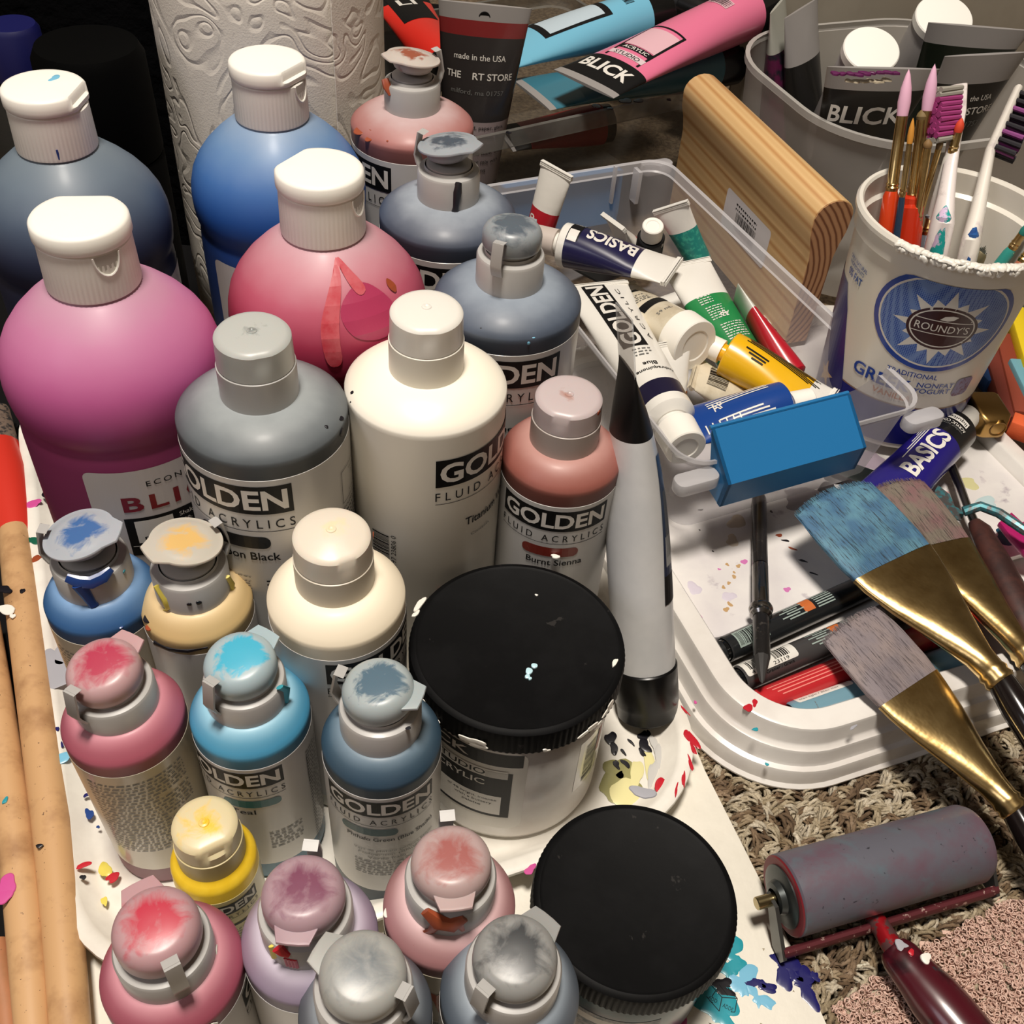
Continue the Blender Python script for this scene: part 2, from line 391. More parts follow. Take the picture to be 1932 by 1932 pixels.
def plush():
    mt = M('pink_plush_yarn', (205, 168, 152), .5, var=((225, 196, 180), .5, .4, .7), coat=.15)
    rg = random.Random(5); V = []; F = []
    def inside(x, y):
        e = 172 + 26 * noise.noise(Vector((x * .02, 3, 0))) + 8 * noise.noise(Vector((x * .09, 5, 0)))
        lim = 176 + max(0, (x - 150)) * .62 + 12 * noise.noise(Vector((x * .05, 1, 0)))
        return y < min(lim, 236 + 5 * noise.noise(Vector((x * .1, 9, 0)))) and x > 159 + (172 - y) * .4
    for n_ in range(15000):
        x, y = rg.uniform(120, 300), rg.uniform(130, 246)
        if not inside(x, y): continue
        c = Vector((x, y, ZF - 1 + rg.uniform(0, 4.0))); r = rg.uniform(.7, 1.35); a = rg.uniform(0, 6.28); tl = rg.uniform(.2, 1.4); t_ = r * .36
        ax = Vector((math.cos(a) * math.sin(tl), math.sin(a) * math.sin(tl), math.cos(tl))); u = ax.orthogonal().normalized(); v = ax.cross(u); k0 = len(V)
        for i in range(7):
            p = 2 * math.pi * i / 7; d = u * math.cos(p) + v * math.sin(p)
            for q in range(3):
                w_ = 2 * math.pi * q / 3; V.append((c + d * (r + t_ * math.cos(w_)) + ax * t_ * math.sin(w_)) * MM)
        for i in range(7):
            for q in range(3):
                i2 = (i + 1) % 7; q2 = (q + 1) % 3; F.append((k0 + i * 3 + q, k0 + i2 * 3 + q, k0 + i2 * 3 + q2, k0 + i * 3 + q2))
    me = bpy.data.meshes.new('plush_pile'); me.from_pydata([tuple(v) for v in V], [], F); me.materials.append(mt); me.shade_smooth()
    e = empty('plush_blanket', (0, 0, 0), 'pink fluffy looped blanket edge lying on the beige carpet', 'blanket')
    o = bpy.data.objects.new('pile', me); SC.collection.objects.link(o); o.parent = e; o['kind'] = 'stuff'
    g = G(); pts = []
    grid = [(x, y) for x in range(124, 300, 6) for y in range(130, 246, 6)]
    for x, y in grid:
        if inside(x + 3, y + 3): k = ZF - 1 + 1.2 * noise.noise(Vector((x * .1, y * .1, 0))); g.add([(x, y, k), (x + 6, y, k), (x + 6, y + 6, k), (x, y + 6, k)], [(0, 1, 2, 3)], mt)
    g.obj('backing', e)
plush()

# ------------------------------------------------------------------ flat things on the floor, left tray
E1 = Vector((.890, .456, 0)); E2 = Vector((-.456, .890, 0)); ANG = math.atan2(.456, .890); ANT = R(24.5)
def tray_left():
    C0 = Vector((-156, 141, 0)); e = empty('paint_tray', C0, 'white plastic tray with paint smears under the bottles', 'tray', rot=(0, 0, ANT))
    W, L = 303, 425; mt = M('tray_white_plastic', (240, 236, 226), .35, coat=.2, var=((222, 216, 206), .03, .4, .7))
    g = G()
    def ring(ins, z, r): return [(x, y, z) for x, y in rrect(W - 2 * ins, L - 2 * ins, max(4, r - ins), 12, W / 2, L / 2)]
    rr = 60
    loft(g, [ring(3, 3, rr), ring(0, 9, rr), ring(.3, 10.5, rr), ring(2, 11.2, rr), ring(6, 11, rr), ring(8, 9.5, rr), ring(14, 1.5, rr), ring(18, 0, rr)], mt, cap0=False)
    loft(g, [ring(3, 2.2, rr), ring(10, -1.6, rr), ring(20, -2, rr)], mt, cap0=False, cap1=True)
    g.obj('tray_body', e, 50)
    g = G(); rg = random.Random(11); I = e.matrix_world.inverted() if False else None
    Rm = Matrix.Rotation(-ANT, 4, 'Z')
    def loc(px, py, z): return Rm @ (at(px, py, z) - C0)
    def s(px, py, r, mt, z=.1, el=1, ang=0, jag=.4): splat(g, loc(px, py, z), r, mt, rg, .12, el, ang, jag=jag)
    for px, py, r, mt, el, an in ((98, 860, 4, GRNP, 1.6, 1.2), (95, 930, 5, BLKP, 1, 0), (62, 950, 3.5, MAGP, 1.3, 0), (62, 1020, 4.5, GRNP, .6, 1), (66, 1055, 2.5, BRNP, 1.4, .6), (92, 1130, 2, MAGP, 1, 0), (104, 1262, 9, GRYP, 1.5, 1.4), (118, 1240, 7, GRYP, 1.2, 1.9), (115, 1430, 3, LBLP, 1.6, .4), (108, 1375, 1.5, NAVP, .5, 0), (117, 1405, 1.6, NAVP, .4, 0),
                              (168, 1535, 3, BLUEP, .6, 0), (163, 1500, 1.2, NAVP, 1, 0), (158, 1632, 1.6, REDP, 1.8, 0), (157, 1655, 1.3, BLKP, 1, 0), (213, 1655, 2, REDP, 1.6, .5), (198, 1640, 4, YELP, .6, 0), (197, 1700, 2.5, YELP, .5, 0), (185, 1560, .8, BLUEP, 1, 0)):
        s(px, py, r, mt, 11.1 if px < 160 else 5, el, an)
    ol = paint('olive', (150, 146, 96)); wy = paint('washy_yellow', (226, 218, 160)); wg = paint('washy_grey', (196, 194, 190))
    for px, py, r, mt, el, an, z in ((1172, 1478, 10, ol, 1.3, .3, .5), (1165, 1455, 7, ol, .9, 0, .5), (1200, 1462, 8, wy, .5, -.6, .6), (1225, 1440, 9, wy, .3, -.5, .6), (1180, 1500, 8, wy, 1.2, .4, .6), (1245, 1430, 9, wg, .25, -.45, 1.2), (1232, 1458, 9, wg, .25, -.6, 1.2), (1235, 1405, 6, wg, .3, -.3, 1),
                                 (1216, 1405, 4.2, BLKP, .75, .2, .9), (1212, 1420, 2.4, BLKP, .5, .1, .9), (1214, 1388, 3, BLKP, .8, 0, .9), (1191, 1400, 2.4, BLKP, .3, .25, .9), (1176, 1418, 2.4, BLKP, .25, .1, .9), (1180, 1440, 2.6, BLKP, .6, .2, .9), (1158, 1410, 3.6, BLKP, .6, -.3, .9), (1152, 1392, 3.6, BLKP, .9, 0, .9), (1163, 1442, 2.8, BLKP, .5, .2, .9), (1225, 1385, 2.6, BLKP, .4, .2, .9),
                                 (1270, 1446, 4.6, BLKP, .42, -.75, 5), (1276, 1456, 4.6, REDP, .42, -.6, 6), (1250, 1488, 3.6, REDP, 1.8, .9, 6.5), (1304, 1393, 5.6, REDP, .42, 0.05, 11.1), (1308, 1412, 3.6, REDP, .35, 0, 11.1), (1303, 1440, 5, REDP, .18, -.15, 11.2), (1290, 1470, 5, REDP, .16, -.5, 11.2), (1276, 1490, 4, REDP, .16, -.7, 11.2), (1284, 1380, 2.4, REDP, .4, -.2, 7), (1281, 1368, 1.6, BLKP, .4, 0, 6), (1292, 1340, 4, REDP, .14, .2, 11.2),
                                 (1040, 1622, 1.4, BLUEP, 2, 0, 11.1), (1000, 1640, 2, MAGP, 1.6, 0.3, 10.9), (1060, 1610, 1, LBLP, 1.5, 0, 11.1), (1085, 1596, 1, REDP, 1.5, 0, 11.1)):
        s(px, py, r, mt, z, el, an, .45)
    o = g.obj('paint_smear', e); o['kind'] = 'stuff'
tray_left()
def paper():
    e = empty('paint_smeared_sheet', (0, 0, 0), 'white creased packaging sheet with teal and navy paint blots under the jars', 'paper')
    mt = M('white_sheet', (236, 231, 218), .55, bump=(.08, .35, 2), var=((226, 221, 208), .02, .4, .6))
    P = [at(1330, 1452, -6), at(1372, 1535, -6), at(1450, 1690, -6), at(1560, 1932, -6), (166, 120, -6), (-120, 60, -6), (-245, 60, -6), (-185, 160, -6), (-215, 215, -6), (-150, 260, -6), (60, 330, -6), (100, 320, -6)]
    g = G(); prism(g, [(p[0], p[1]) for p in P], -7.4, -6.2, mt, bev=.3); g.obj('sheet', e)
    g = G(); rg = random.Random(2)
    for px, py, r, m_, el, an in ((1385, 1800, 5.5, TEALP, .8, .4), (1375, 1825, 5, TEALP, 1, .4), (1400, 1850, 5, LBLP, 1.2, -.8), (1430, 1880, 4, LBLP, 1.4, -.8), (1480, 1825, 5, NAVP, 1.5, -.75), (1500, 1842, 3.2, NAVP, 1.4, -.75), (1517, 1856, 5, NAVP, 1.5, -.85), (1532, 1842, 2, NAVP, 1.8, -.4), (1428, 1857, 3, NAVP, 1.7, 0), (1445, 1860, 2.6, NAVP, 1.1, 0), (1362, 1862, 3.2, BLKP, 2, .15), (1335, 1880, 5, TEALP, 1.6, -.8), (1362, 1905, 5.5, TEALP, 2, -.85), (1290, 1905, 4, MAGP, .7, 0), (1278, 1925, 5, MAGP, 1, 1), (1305, 1890, 2.5, NAVP, 1, 0)):
        splat(g, at(px, py, -6.1), r, m_, rg, .1, el, an, jag=.9, n=26)
    o = g.obj('paint_blot', e); o['kind'] = 'stuff'
    # recycling mark and print
    c = at(1362, 1882, -6.1); ax = (at(1400, 1898, -6.1) - at(1340, 1865, -6.1)).normalized()
    def sf(x, y, o_): p = c + Vector((ax.x, ax.y, 0)) * x + Vector((-ax.y, ax.x, 0)) * y; return Vector((p.x, p.y, -6.15 + o_))
    it = []
    def line(x0, y0, x1, y1, w=.35):
        d = Vector((x1 - x0, y1 - y0)).normalized(); n = Vector((-d.y, d.x)) * w / 2; it.append(P_([(x0 + n.x, y0 + n.y), (x0 - n.x, y0 - n.y), (x1 - n.x, y1 - n.y), (x1 + n.x, y1 + n.y)]))
    for a in ((-6, -3, -7, 3), (-7, 3, -1, 6), (-1, 6, 6, 3), (6, 3, 7, -3), (7, -3, 1, -6), (1, -6, -6, -3), (-7, 3, 0, 0), (0, 0, 6, 3), (0, 0, 1, -6), (-3, 4.5, 2, 2), (-4, -2, -3, 3)): line(*a)
    it += [T_('ADD', -5.2, -3.5, 4, 1.6), T_('ADDE', 1.5, -3.6, 4.5, 1.8), T_('do', 4, -14, 5, 3.2, INK)]
    ink(it, sf, e, 'print', cut=None, off=.1)
paper()
def dark_mat():
    g = G(); mt = M('dark_mat', (12, 11, 12), .8, spec=.15, bump=(.2, .3, .5))
    pts = [(-600, 150), (-205, 150), (-168, 205), (-175, 215), (-270, 370), (-330, 470), (-300, 640), (-150, 700), (-90, 1300), (-700, 1300)]
    prism(g, pts, ZF - 1.6, ZF + .4, mt); o = g.obj('cutting_mat'); tag(o, 'black cutting mat on the floor left of the tray', 'mat')
    # black fabric bag behind
    e = empty('black_bag', (-430, 830, ZF), 'large black fabric bag behind the dark blue bottle', 'bag')
    g = G(); bm_ = M('black_fabric', (5, 5, 6), .95, bump=(.05, .8, 6), spec=.05)
    rings = []
    for z, k in ((0.5, .96), (60, 1.0), (180, .98), (300, .93), (335, .85), (345, .7)):
        rings.append([(x * k, y * k, z) for x, y in rrect(560, 200, 50, 6)])
    loft(g, rings, bm_); g.obj('bag_body', e, 60)
    g = G(); pipe(g, [(-120, -102, 150), (-110, -108, 260), (-60, -112, 300), (0, -112, 260), (10, -104, 150)], 9, bm_, flat=.35, up=(0, 1, 0)); g.obj('carry_strap', e)
    # black flask
    e = empty('black_flask', (-262, 590, ZF), 'slim matte black flask standing between the blue bottles and the paper roll', 'flask')
    g = G(); fm = M('matte_black_plastic', (3, 3, 3), .7, spec=.06)
    lathe(g, [(0, 0), (30, 0), (32, 3), (32, 150), (31, 152)], fm); g.obj('flask_body', e)
    g = G(); lathe(g, [(31.2, 153), (32, 155), (31, 210), (28, 216), (0, 217)], fm); g.obj('cap', e)
dark_mat()

# ------------------------------------------------------------------ bottles
def face_cam(P): return math.atan2(P[0], P[1]) * -1   # yaw so that local -Y looks at the camera
def sticker(R0, z0, z1, parent, mt=LBL, a0=-math.pi, a1=math.pi, name='label', o=.18):
    g = G(); n = 64
    if a1 - a0 > 6.2: lathe(g, [(R0 + .02, z0 - .1), (R0 + o, z0), (R0 + o, z1), (R0 + .02, z1 + .1)], mt, n)
    else: lathe(g, [(R0 + .02, z0), (R0 + o, z0), (R0 + o, z1), (R0 + .02, z1)], mt, n, a0=a0, a1=a1)
    return g.obj(name, parent)
def golden_label(R0, zt, zb, x0, lw, parent, swatch, name, extra=(), small=True, under='FLUID ACRYLICS', nx=.25, nw=.5, side=None):
    it = []; bh = lw * .235; y0 = zt - bh - lw * .045
    it.append(R_(x0, y0, lw, bh)); it.append(T_('GOLDEN', x0 + lw * .03, y0 + bh * .14, lw * .94, bh * .72, WHT, .28, 1.0))
    it.append(T_(under, x0, y0 - lw * .125, lw, lw * .075, INK, 0, 1.6)); it.append(R_(x0, y0 - lw * .155, lw, .3))
    if swatch: it.append(R_(x0 + lw * (nx - .05), y0 - lw * .31, lw * .5, lw * .11, swatch, lw * .05))
    if name:
        nm = name if isinstance(name, (list, tuple)) else [name]
        for i, s_ in enumerate(nm): it.append(T_(s_, x0 + lw * nx, y0 - lw * (.42 + .11 * i), lw * nw, lw * (.072 if i == 0 else .05), INK, .12 if i == 0 else 0))
    if small:
        it += micro(x0 + lw * .3, y0 - lw * .6, lw * .4, 6, 1.5); 
    it += list(extra)
    return ink(it, cyl_surf(R0 + .2), parent, 'lettering')
def drip(g, path, rad, mt, flat=.35):
    pipe(g, path, rad, mt, 8, flat=flat, up=(0, -1, .2))
def surf_path(prof_r, pts):
    """pts: (azimuth_deg, z) on radius function"""
    return [Vector((prof_r(z) * math.sin(R(a)), -prof_r(z) * math.cos(R(a)), z)) for a, z in pts]
def body16(R0, ZS, mt, parent, neck=None):
    rn = 15 if neck is None else neck; g = G()
    cv = [(R0, ZS), (R0 - .35, ZS + .9)]
    for k in range(1, 12):
        q = k / 11; rr_ = R0 - .9 - (R0 - .9 - rn) * q; cv.append((rr_, ZS + 1.6 + 8.2 * (1 - (1 - q) ** 2.1)))
    lathe(g, [(0, 0), (R0 - 2.5, 0), (R0 - .7, .8), (R0, 3), (R0, ZS - 2)] + cv + [(rn - 2, ZS + 12)], mt, 72)
    g.obj('bottle_body', parent, 60)
CAPG = M('frosted_cap_ring', FROST, .4, sss=.15, coat=.15)
def capA(parent, z, r, h, base, top, yaw=0, tilt=2.0, ledge=.52, dome=1.2, nub=True, chop=.97):
    """closed flip cap: ribbed skirt and same-size lid with a flattened lip"""
    g = G(); zl = z + h * ledge
    lathe(g, [(r - 2.5, z - 1), (r + .3, z), (r + .3, zl - .2), (r - .6, zl + .2), (r - 3, zl + .3)], base, rib=(36, .22, z + .5, zl - .5)); g.obj('cap_skirt', parent, 25)
    g = G(); rings = []
    def ring(rr, zz, chop):
        o = []
        for k in range(64):
            a = 2 * math.pi * k / 64 + yaw; x, y = rr * math.sin(a), -rr * math.cos(a)
            fx, fy = math.sin(yaw), -math.cos(yaw); d = x * fx + y * fy
            if d > rr * chop: x -= fx * (d - rr * chop); y -= fy * (d - rr * chop)
            o.append((x, y, zz + math.tan(R(tilt)) * (-(x * fx + y * fy))))
        return o
    zt = z + h
    loft(g, [ring(r - .4, zl + .5, 1), ring(r - .1, zl + .9, 1), ring(r - .3, zl + (zt - zl) * .45, 1), ring(r - .3, zl + (zt - zl) * .55, chop), ring(r - .5, zt - 1.6, chop), ring(r - 1.4, zt - .5, chop), ring(r - 3, zt, chop), ring(r * .5, zt + dome * .7, 1), ring(2, zt + dome, 1)], top, cap0=False)
    o = g.obj('lid', parent, 35)
    if nub:
        g = G(); T = Matrix.Translation((0, 0, zt + dome - .25)); lathe(g, [(2.2, 0), (1.9, .5), (1.1, .7), (.6, .3), (0, .2)], top, 16, T=T); g.obj('lid_nub', o)
    return o
def capB(parent, z, r, base, lid, yaw=0, tilt=6, hr=14, lr=None, hinge=True, tab=True, lift=0, neckmt=None, hlid=11.5):
    """open-style flip cap: ribbed ring, turret, domed disc lid with pointed tab and hinge strap. yaw: direction (rad) the tab points, 0=camera"""
    lr = lr or r * .88; g = G()
    lathe(g, [(r - 2.5, z - .6), (r + .2, z), (r + .2, z + hr - 1.6), (r - .4, z + hr - .4), (r - 1.8, z + hr), (r - 3.2, z + hr + .3), (r - 3.6, z + hr + 1.8)], base, rib=(40, .2, z + .5, z + hr - 2)); g.obj('cap_ring', parent, 28)
    g = G(); lathe(g, [(lr - 2.4, z + hr), (lr - 2.4, z + hr + 2.6), (lr - 4, z + hr + 3.4), (3, z + hr + 3.6), (2.4, z + hr + 6), (0, z + hr + 6)], neckmt or base, 40); g.obj('spout', parent)
    e = empty('lid', (0, 0, 0)); e.parent = parent
    zt = z + hr + 2.6 + lift; fx, fy = math.sin(yaw), -math.cos(yaw)
    axis = Vector((-fy, fx, 0))
    e.matrix_basis = Matrix.Translation(Vector((0, 0, zt)) * MM) @ Matrix.Rotation(R(-tilt), 4, axis)
    bpy.data.objects.remove(e)
    T = Matrix.Translation((0, 0, zt)) @ Matrix.Rotation(R(-tilt), 4, axis)
    g = G(); H = hlid
    def ring(rr, zz, pt=0):
        o = []
        for k in range(64):
            a = 2 * math.pi * k / 64; x, y = rr * math.sin(a), -rr * math.cos(a); ca = math.cos(a - yaw)
            if pt and ca > .62: s_ = rr / max(.35, ca) * .0 + rr; ext = pt * (ca - .62) / .38; x += fx * ext; y += fy * ext
            o.append((x, y, zz))
        return o
    pt = 4.2 if tab else 0
    fl = 1.2 if lift else .25; bw = .80 if lift else .93
    if lift: loft(g, [ring(lr * .5, -.6), ring(lr * (bw - .18), -.2), ring(lr * (bw - .06), .8), ring(lr * bw, 2.2), ring(lr * (bw + .03), H * .45), ring(lr * (bw + .05), H - 3), ring(lr * (bw + .03), H - 2)], lid, cap0=True, cap1=False, T=T)
    else:
        pr0 = [ring(lr * .6, -.6), ring(lr * .85, -.3), ring(lr * .96, .8), ring(lr, 2.2), ring(lr, H - 6)]
        for k in range(1, 9):
            q = R(90 * k / 8); pr0.append(ring(lr - 5.2 * (1 - math.cos(q)), H - 6 + 5.6 * math.sin(q)))
        loft(g, pr0 + [ring(lr * .5, H - .1), ring(lr * .2, H + .2), ring(1, H + .2)], lid, T=T)
    pl = []; ca0 = 36; zp = H - 1.6 if lift else H - 5.2; fl = fl if lift else -.9
    for k in range(61):
        a = R(ca0 + (360 - 2 * ca0) * k / 60); pl.append((a, lr + fl))
    if tab: pl += [(R(-17), (lr + .6) * 1.27), (R(-6), (lr + .6) * 1.245), (R(6), (lr + .6) * 1.245), (R(17), (lr + .6) * 1.27)]
    else: pl += [(R(-24), lr + fl), (R(-8), lr + fl), (R(8), lr + fl), (R(24), lr + fl)]
    def pr_(k, zz, lim=None): return [((q if lim is None else min(q, lim)) * k * math.sin(a + yaw), -(q if lim is None else min(q, lim)) * k * math.cos(a + yaw), zz) for a, q in pl]
    pp_ = [pr_(.94, zp - .7), pr_(.995, zp - .5), pr_(1, zp), pr_(.985, zp + .5), pr_(.94, zp + .65)]
    if lift: pp_ += [pr_(.93, H - .85, lr), pr_(.86, H - .35, lr), pr_(.6, H + .25, lr), pr_(.3, H + .5, lr), pr_(.08, H + .4, lr)]
    loft(g, pp_, lid, T=T)
    o = g.obj('lid', parent, 50)
    if hinge:
        g = G(); b = Vector((-fx, -fy, 0)); s_ = axis.normalized() * 2.6
        path = [b * (r + .2) + Vector((0, 0, z + hr - 4)), b * (r + 1.6) + Vector((0, 0, z + hr - 1)), b * (r + 2.6) + Vector((0, 0, z + hr + 2.5)), b * (lr + 2.4) + Vector((0, 0, zt + H - 1 + lr * math.sin(R(tilt)))), b * (lr - .6) + Vector((0, 0, zt + H - 1.6 + lr * math.sin(R(tilt))))]
        vs = []; 
        for p in path: vs += [p - s_, p + s_, p + s_ + b * .9, p - s_ + b * .9]
        rings = [vs[i * 4:i * 4 + 4] for i in range(len(path))]
        loft(g, rings, base); g.obj('hinge_strap', o, 60)
    return o
def golden(px, py, ZS, R0, label, paintc, stops=None, cap='A', base=0.0, label_kw=None, capkw=None, lidc=FROST, tint=None, ta=.5, name='paint_bottle', lab=(12, 8), group=None, lean=None, drips=(), body_rough=.5, pastel=None, sheer=None, capr=15.5, lidsharp=.1, dots=()):
    P = at(px, py, ZS); P.z = base; ZS = ZS - base
    e = empty(name, P, label, 'bottle', group); ry = face_cam(P); e.rotation_euler = (0, 0, ry)
    if lean: e.rotation_euler = (R(lean[0]), R(lean[1]), ry)
    key = label[:28]
    c = paintc; dark = tuple(q * .62 for q in c); pale = pastel or tuple(q * .55 + 175 * .45 for q in c)  # darker sides, paler shoulder: paint film and light falloff mixed in one ramp
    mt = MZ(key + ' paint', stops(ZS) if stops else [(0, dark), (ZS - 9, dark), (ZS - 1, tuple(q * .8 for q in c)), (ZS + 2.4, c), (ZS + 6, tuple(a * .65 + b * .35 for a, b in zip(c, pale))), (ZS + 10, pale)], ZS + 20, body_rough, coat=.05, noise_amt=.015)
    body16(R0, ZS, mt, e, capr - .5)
    lb = None; lz = lab or (0, 10)
    if lab: lb = sticker(R0, lab[0], ZS - lab[1], e)
    if label_kw: golden_label(R0, ZS - lz[1], 0, parent=lb or e, **label_kw)
    lidm = MLID(key + ' lid', lidc, tint, ta, sharp=lidsharp) if tint else M('frosted_lid_plain' + str(lidc), lidc, .35, sss=.2, coat=.3)
    ck = dict(capkw or {}); basem = ck.pop('basem', CAPG)
    if cap == 'A': capA(e, ZS + 9.5, capr, ck.pop('h', 26), basem, lidm, **ck)
    else: capB(e, ZS + 8.0, capr, basem, lidm, **ck)
    def rf(z):
        if z < ZS: return R0 + .25
        if z < ZS + 4: return R0 - (z - ZS) * .9
        if z < ZS + 8.5: return R0 - 3.6 - (z - ZS - 4) * (R0 - 3.6 - capr) / 4.5
        return capr + .35
    for d in drips:
        mt_, pts, rad = d; g = G(); drip(g, surf_path(rf, [(a, z + ZS) for a, z in pts]), rad, mt_, .5); g.obj('paint_drip', e)
    if dots:
        g = G(); rg = random.Random(len(label))
        for mt_, a, dz, r_ in dots:
            z = ZS + dz; p = Vector((rf(z) * math.sin(R(a)), -rf(z) * math.cos(R(a)), z)); nrm = Vector((math.sin(R(a)), -math.cos(R(a)), 0 if dz < 0 else (4 if dz < 8 else 0))).normalized()
            T = framem(p, nrm); splat(g, (0, 0, 0), r_, mt_, rg, .3, T=T, n=10, jag=.2)
        o = g.obj('paint_spot', e); o['kind'] = 'stuff'
    return e
def LW(R0, deg0, lw): return R0 * R(deg0)
gk = lambda R0, d0, lw, sw=None, nm=None, **k: dict(x0=R0 * R(d0), lw=lw, swatch=sw, name=nm, **k)

# --- 16 oz
sw_navy = M('navy_swatch', (24, 26, 78), .4); sw_rust = M('rust_swatch', (122, 40, 30), .4); sw_teal = M('teal_swatch', (26, 100, 110), .4); sw_blk = M('black_swatch', (20, 20, 22), .4); sw_dteal = M('dark_teal_swatch', (14, 74, 82), .4)
sidebox = lambda x, y, w, h: [R_(x, y, .3, h), R_(x, y, w, .3), R_(x, y + h, w, .3), R_(x + w, y, .3, h)]
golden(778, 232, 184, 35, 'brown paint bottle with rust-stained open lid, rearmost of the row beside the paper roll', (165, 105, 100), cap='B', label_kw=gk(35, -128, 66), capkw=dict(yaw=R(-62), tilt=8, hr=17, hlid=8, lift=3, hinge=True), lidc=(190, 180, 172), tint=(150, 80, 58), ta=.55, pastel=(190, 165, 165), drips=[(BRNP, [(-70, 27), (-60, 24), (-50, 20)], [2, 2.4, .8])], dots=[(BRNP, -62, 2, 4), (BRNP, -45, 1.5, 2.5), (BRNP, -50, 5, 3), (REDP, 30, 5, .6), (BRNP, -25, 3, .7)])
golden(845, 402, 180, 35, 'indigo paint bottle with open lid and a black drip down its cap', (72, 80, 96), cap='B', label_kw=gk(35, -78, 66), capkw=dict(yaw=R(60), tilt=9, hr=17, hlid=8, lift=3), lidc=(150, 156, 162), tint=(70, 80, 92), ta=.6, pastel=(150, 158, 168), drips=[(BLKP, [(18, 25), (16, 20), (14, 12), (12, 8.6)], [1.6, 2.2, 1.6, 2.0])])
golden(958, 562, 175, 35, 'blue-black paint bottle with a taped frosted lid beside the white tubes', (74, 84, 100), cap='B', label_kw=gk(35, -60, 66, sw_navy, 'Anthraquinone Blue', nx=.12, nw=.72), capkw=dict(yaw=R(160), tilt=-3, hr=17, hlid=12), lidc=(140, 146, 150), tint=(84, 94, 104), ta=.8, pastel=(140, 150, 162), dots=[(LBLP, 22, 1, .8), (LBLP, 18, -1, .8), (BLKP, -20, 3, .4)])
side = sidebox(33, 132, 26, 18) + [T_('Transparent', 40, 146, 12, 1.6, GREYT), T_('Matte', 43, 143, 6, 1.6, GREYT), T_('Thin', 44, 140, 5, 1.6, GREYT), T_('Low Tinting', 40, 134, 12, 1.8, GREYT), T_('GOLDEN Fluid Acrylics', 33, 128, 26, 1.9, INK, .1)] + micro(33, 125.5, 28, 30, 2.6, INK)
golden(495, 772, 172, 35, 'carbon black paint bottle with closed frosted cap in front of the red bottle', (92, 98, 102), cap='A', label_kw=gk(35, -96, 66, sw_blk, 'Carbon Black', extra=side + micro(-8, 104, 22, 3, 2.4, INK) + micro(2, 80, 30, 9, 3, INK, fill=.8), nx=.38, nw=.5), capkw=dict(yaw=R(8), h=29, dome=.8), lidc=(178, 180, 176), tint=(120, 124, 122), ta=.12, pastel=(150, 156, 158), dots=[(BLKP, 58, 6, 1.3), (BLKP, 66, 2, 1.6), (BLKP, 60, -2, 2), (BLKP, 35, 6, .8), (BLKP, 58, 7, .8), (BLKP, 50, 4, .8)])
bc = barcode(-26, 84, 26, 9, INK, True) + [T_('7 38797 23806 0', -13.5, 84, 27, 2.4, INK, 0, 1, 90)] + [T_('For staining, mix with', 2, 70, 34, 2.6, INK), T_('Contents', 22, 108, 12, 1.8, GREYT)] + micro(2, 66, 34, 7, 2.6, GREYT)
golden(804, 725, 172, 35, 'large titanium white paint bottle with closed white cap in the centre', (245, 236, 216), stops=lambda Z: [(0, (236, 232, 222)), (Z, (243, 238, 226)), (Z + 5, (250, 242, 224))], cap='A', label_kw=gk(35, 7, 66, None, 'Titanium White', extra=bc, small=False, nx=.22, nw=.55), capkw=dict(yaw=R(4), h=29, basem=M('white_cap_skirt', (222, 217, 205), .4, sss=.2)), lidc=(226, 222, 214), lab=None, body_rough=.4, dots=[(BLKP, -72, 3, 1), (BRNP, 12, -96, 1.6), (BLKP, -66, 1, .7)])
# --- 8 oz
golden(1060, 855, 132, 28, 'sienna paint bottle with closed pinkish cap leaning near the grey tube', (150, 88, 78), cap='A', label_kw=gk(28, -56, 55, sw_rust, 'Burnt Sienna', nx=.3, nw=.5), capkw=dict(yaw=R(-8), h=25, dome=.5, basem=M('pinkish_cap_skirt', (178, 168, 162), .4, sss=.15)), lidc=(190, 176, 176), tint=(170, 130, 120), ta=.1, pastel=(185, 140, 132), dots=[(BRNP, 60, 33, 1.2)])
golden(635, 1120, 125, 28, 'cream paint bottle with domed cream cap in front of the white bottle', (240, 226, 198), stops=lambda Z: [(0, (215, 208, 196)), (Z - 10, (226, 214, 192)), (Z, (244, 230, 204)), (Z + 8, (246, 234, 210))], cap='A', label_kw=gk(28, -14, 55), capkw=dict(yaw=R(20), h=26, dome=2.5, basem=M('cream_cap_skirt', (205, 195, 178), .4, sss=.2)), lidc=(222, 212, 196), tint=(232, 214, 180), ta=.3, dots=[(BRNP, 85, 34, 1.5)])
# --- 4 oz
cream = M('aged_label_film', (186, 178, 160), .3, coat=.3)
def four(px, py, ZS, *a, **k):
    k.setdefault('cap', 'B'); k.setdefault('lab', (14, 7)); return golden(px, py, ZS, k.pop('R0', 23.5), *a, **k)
four(190, 1118, 98, 'small blue paint bottle with a thick blue drip under its open lid', (52, 98, 152), label_kw=None, capkw=dict(yaw=R(62), tilt=9, hr=16, hlid=8, lift=3.5), lidc=(165, 170, 178), tint=(66, 104, 158), ta=.62, pastel=(120, 155, 195), drips=[(BLUEP, [(-42, 27), (-25, 25), (-8, 24), (10, 25), (25, 27)], [2, 3, 3.2, 3, 1.6]), (BLUEP, [(-24, 24), (-20, 18), (-16, 12), (-14, 10)], [3.4, 2.6, 2, 2.2])], dots=[(BLUEP, 8, 0.5, 1), (TEALP, 45, 20, .8)])
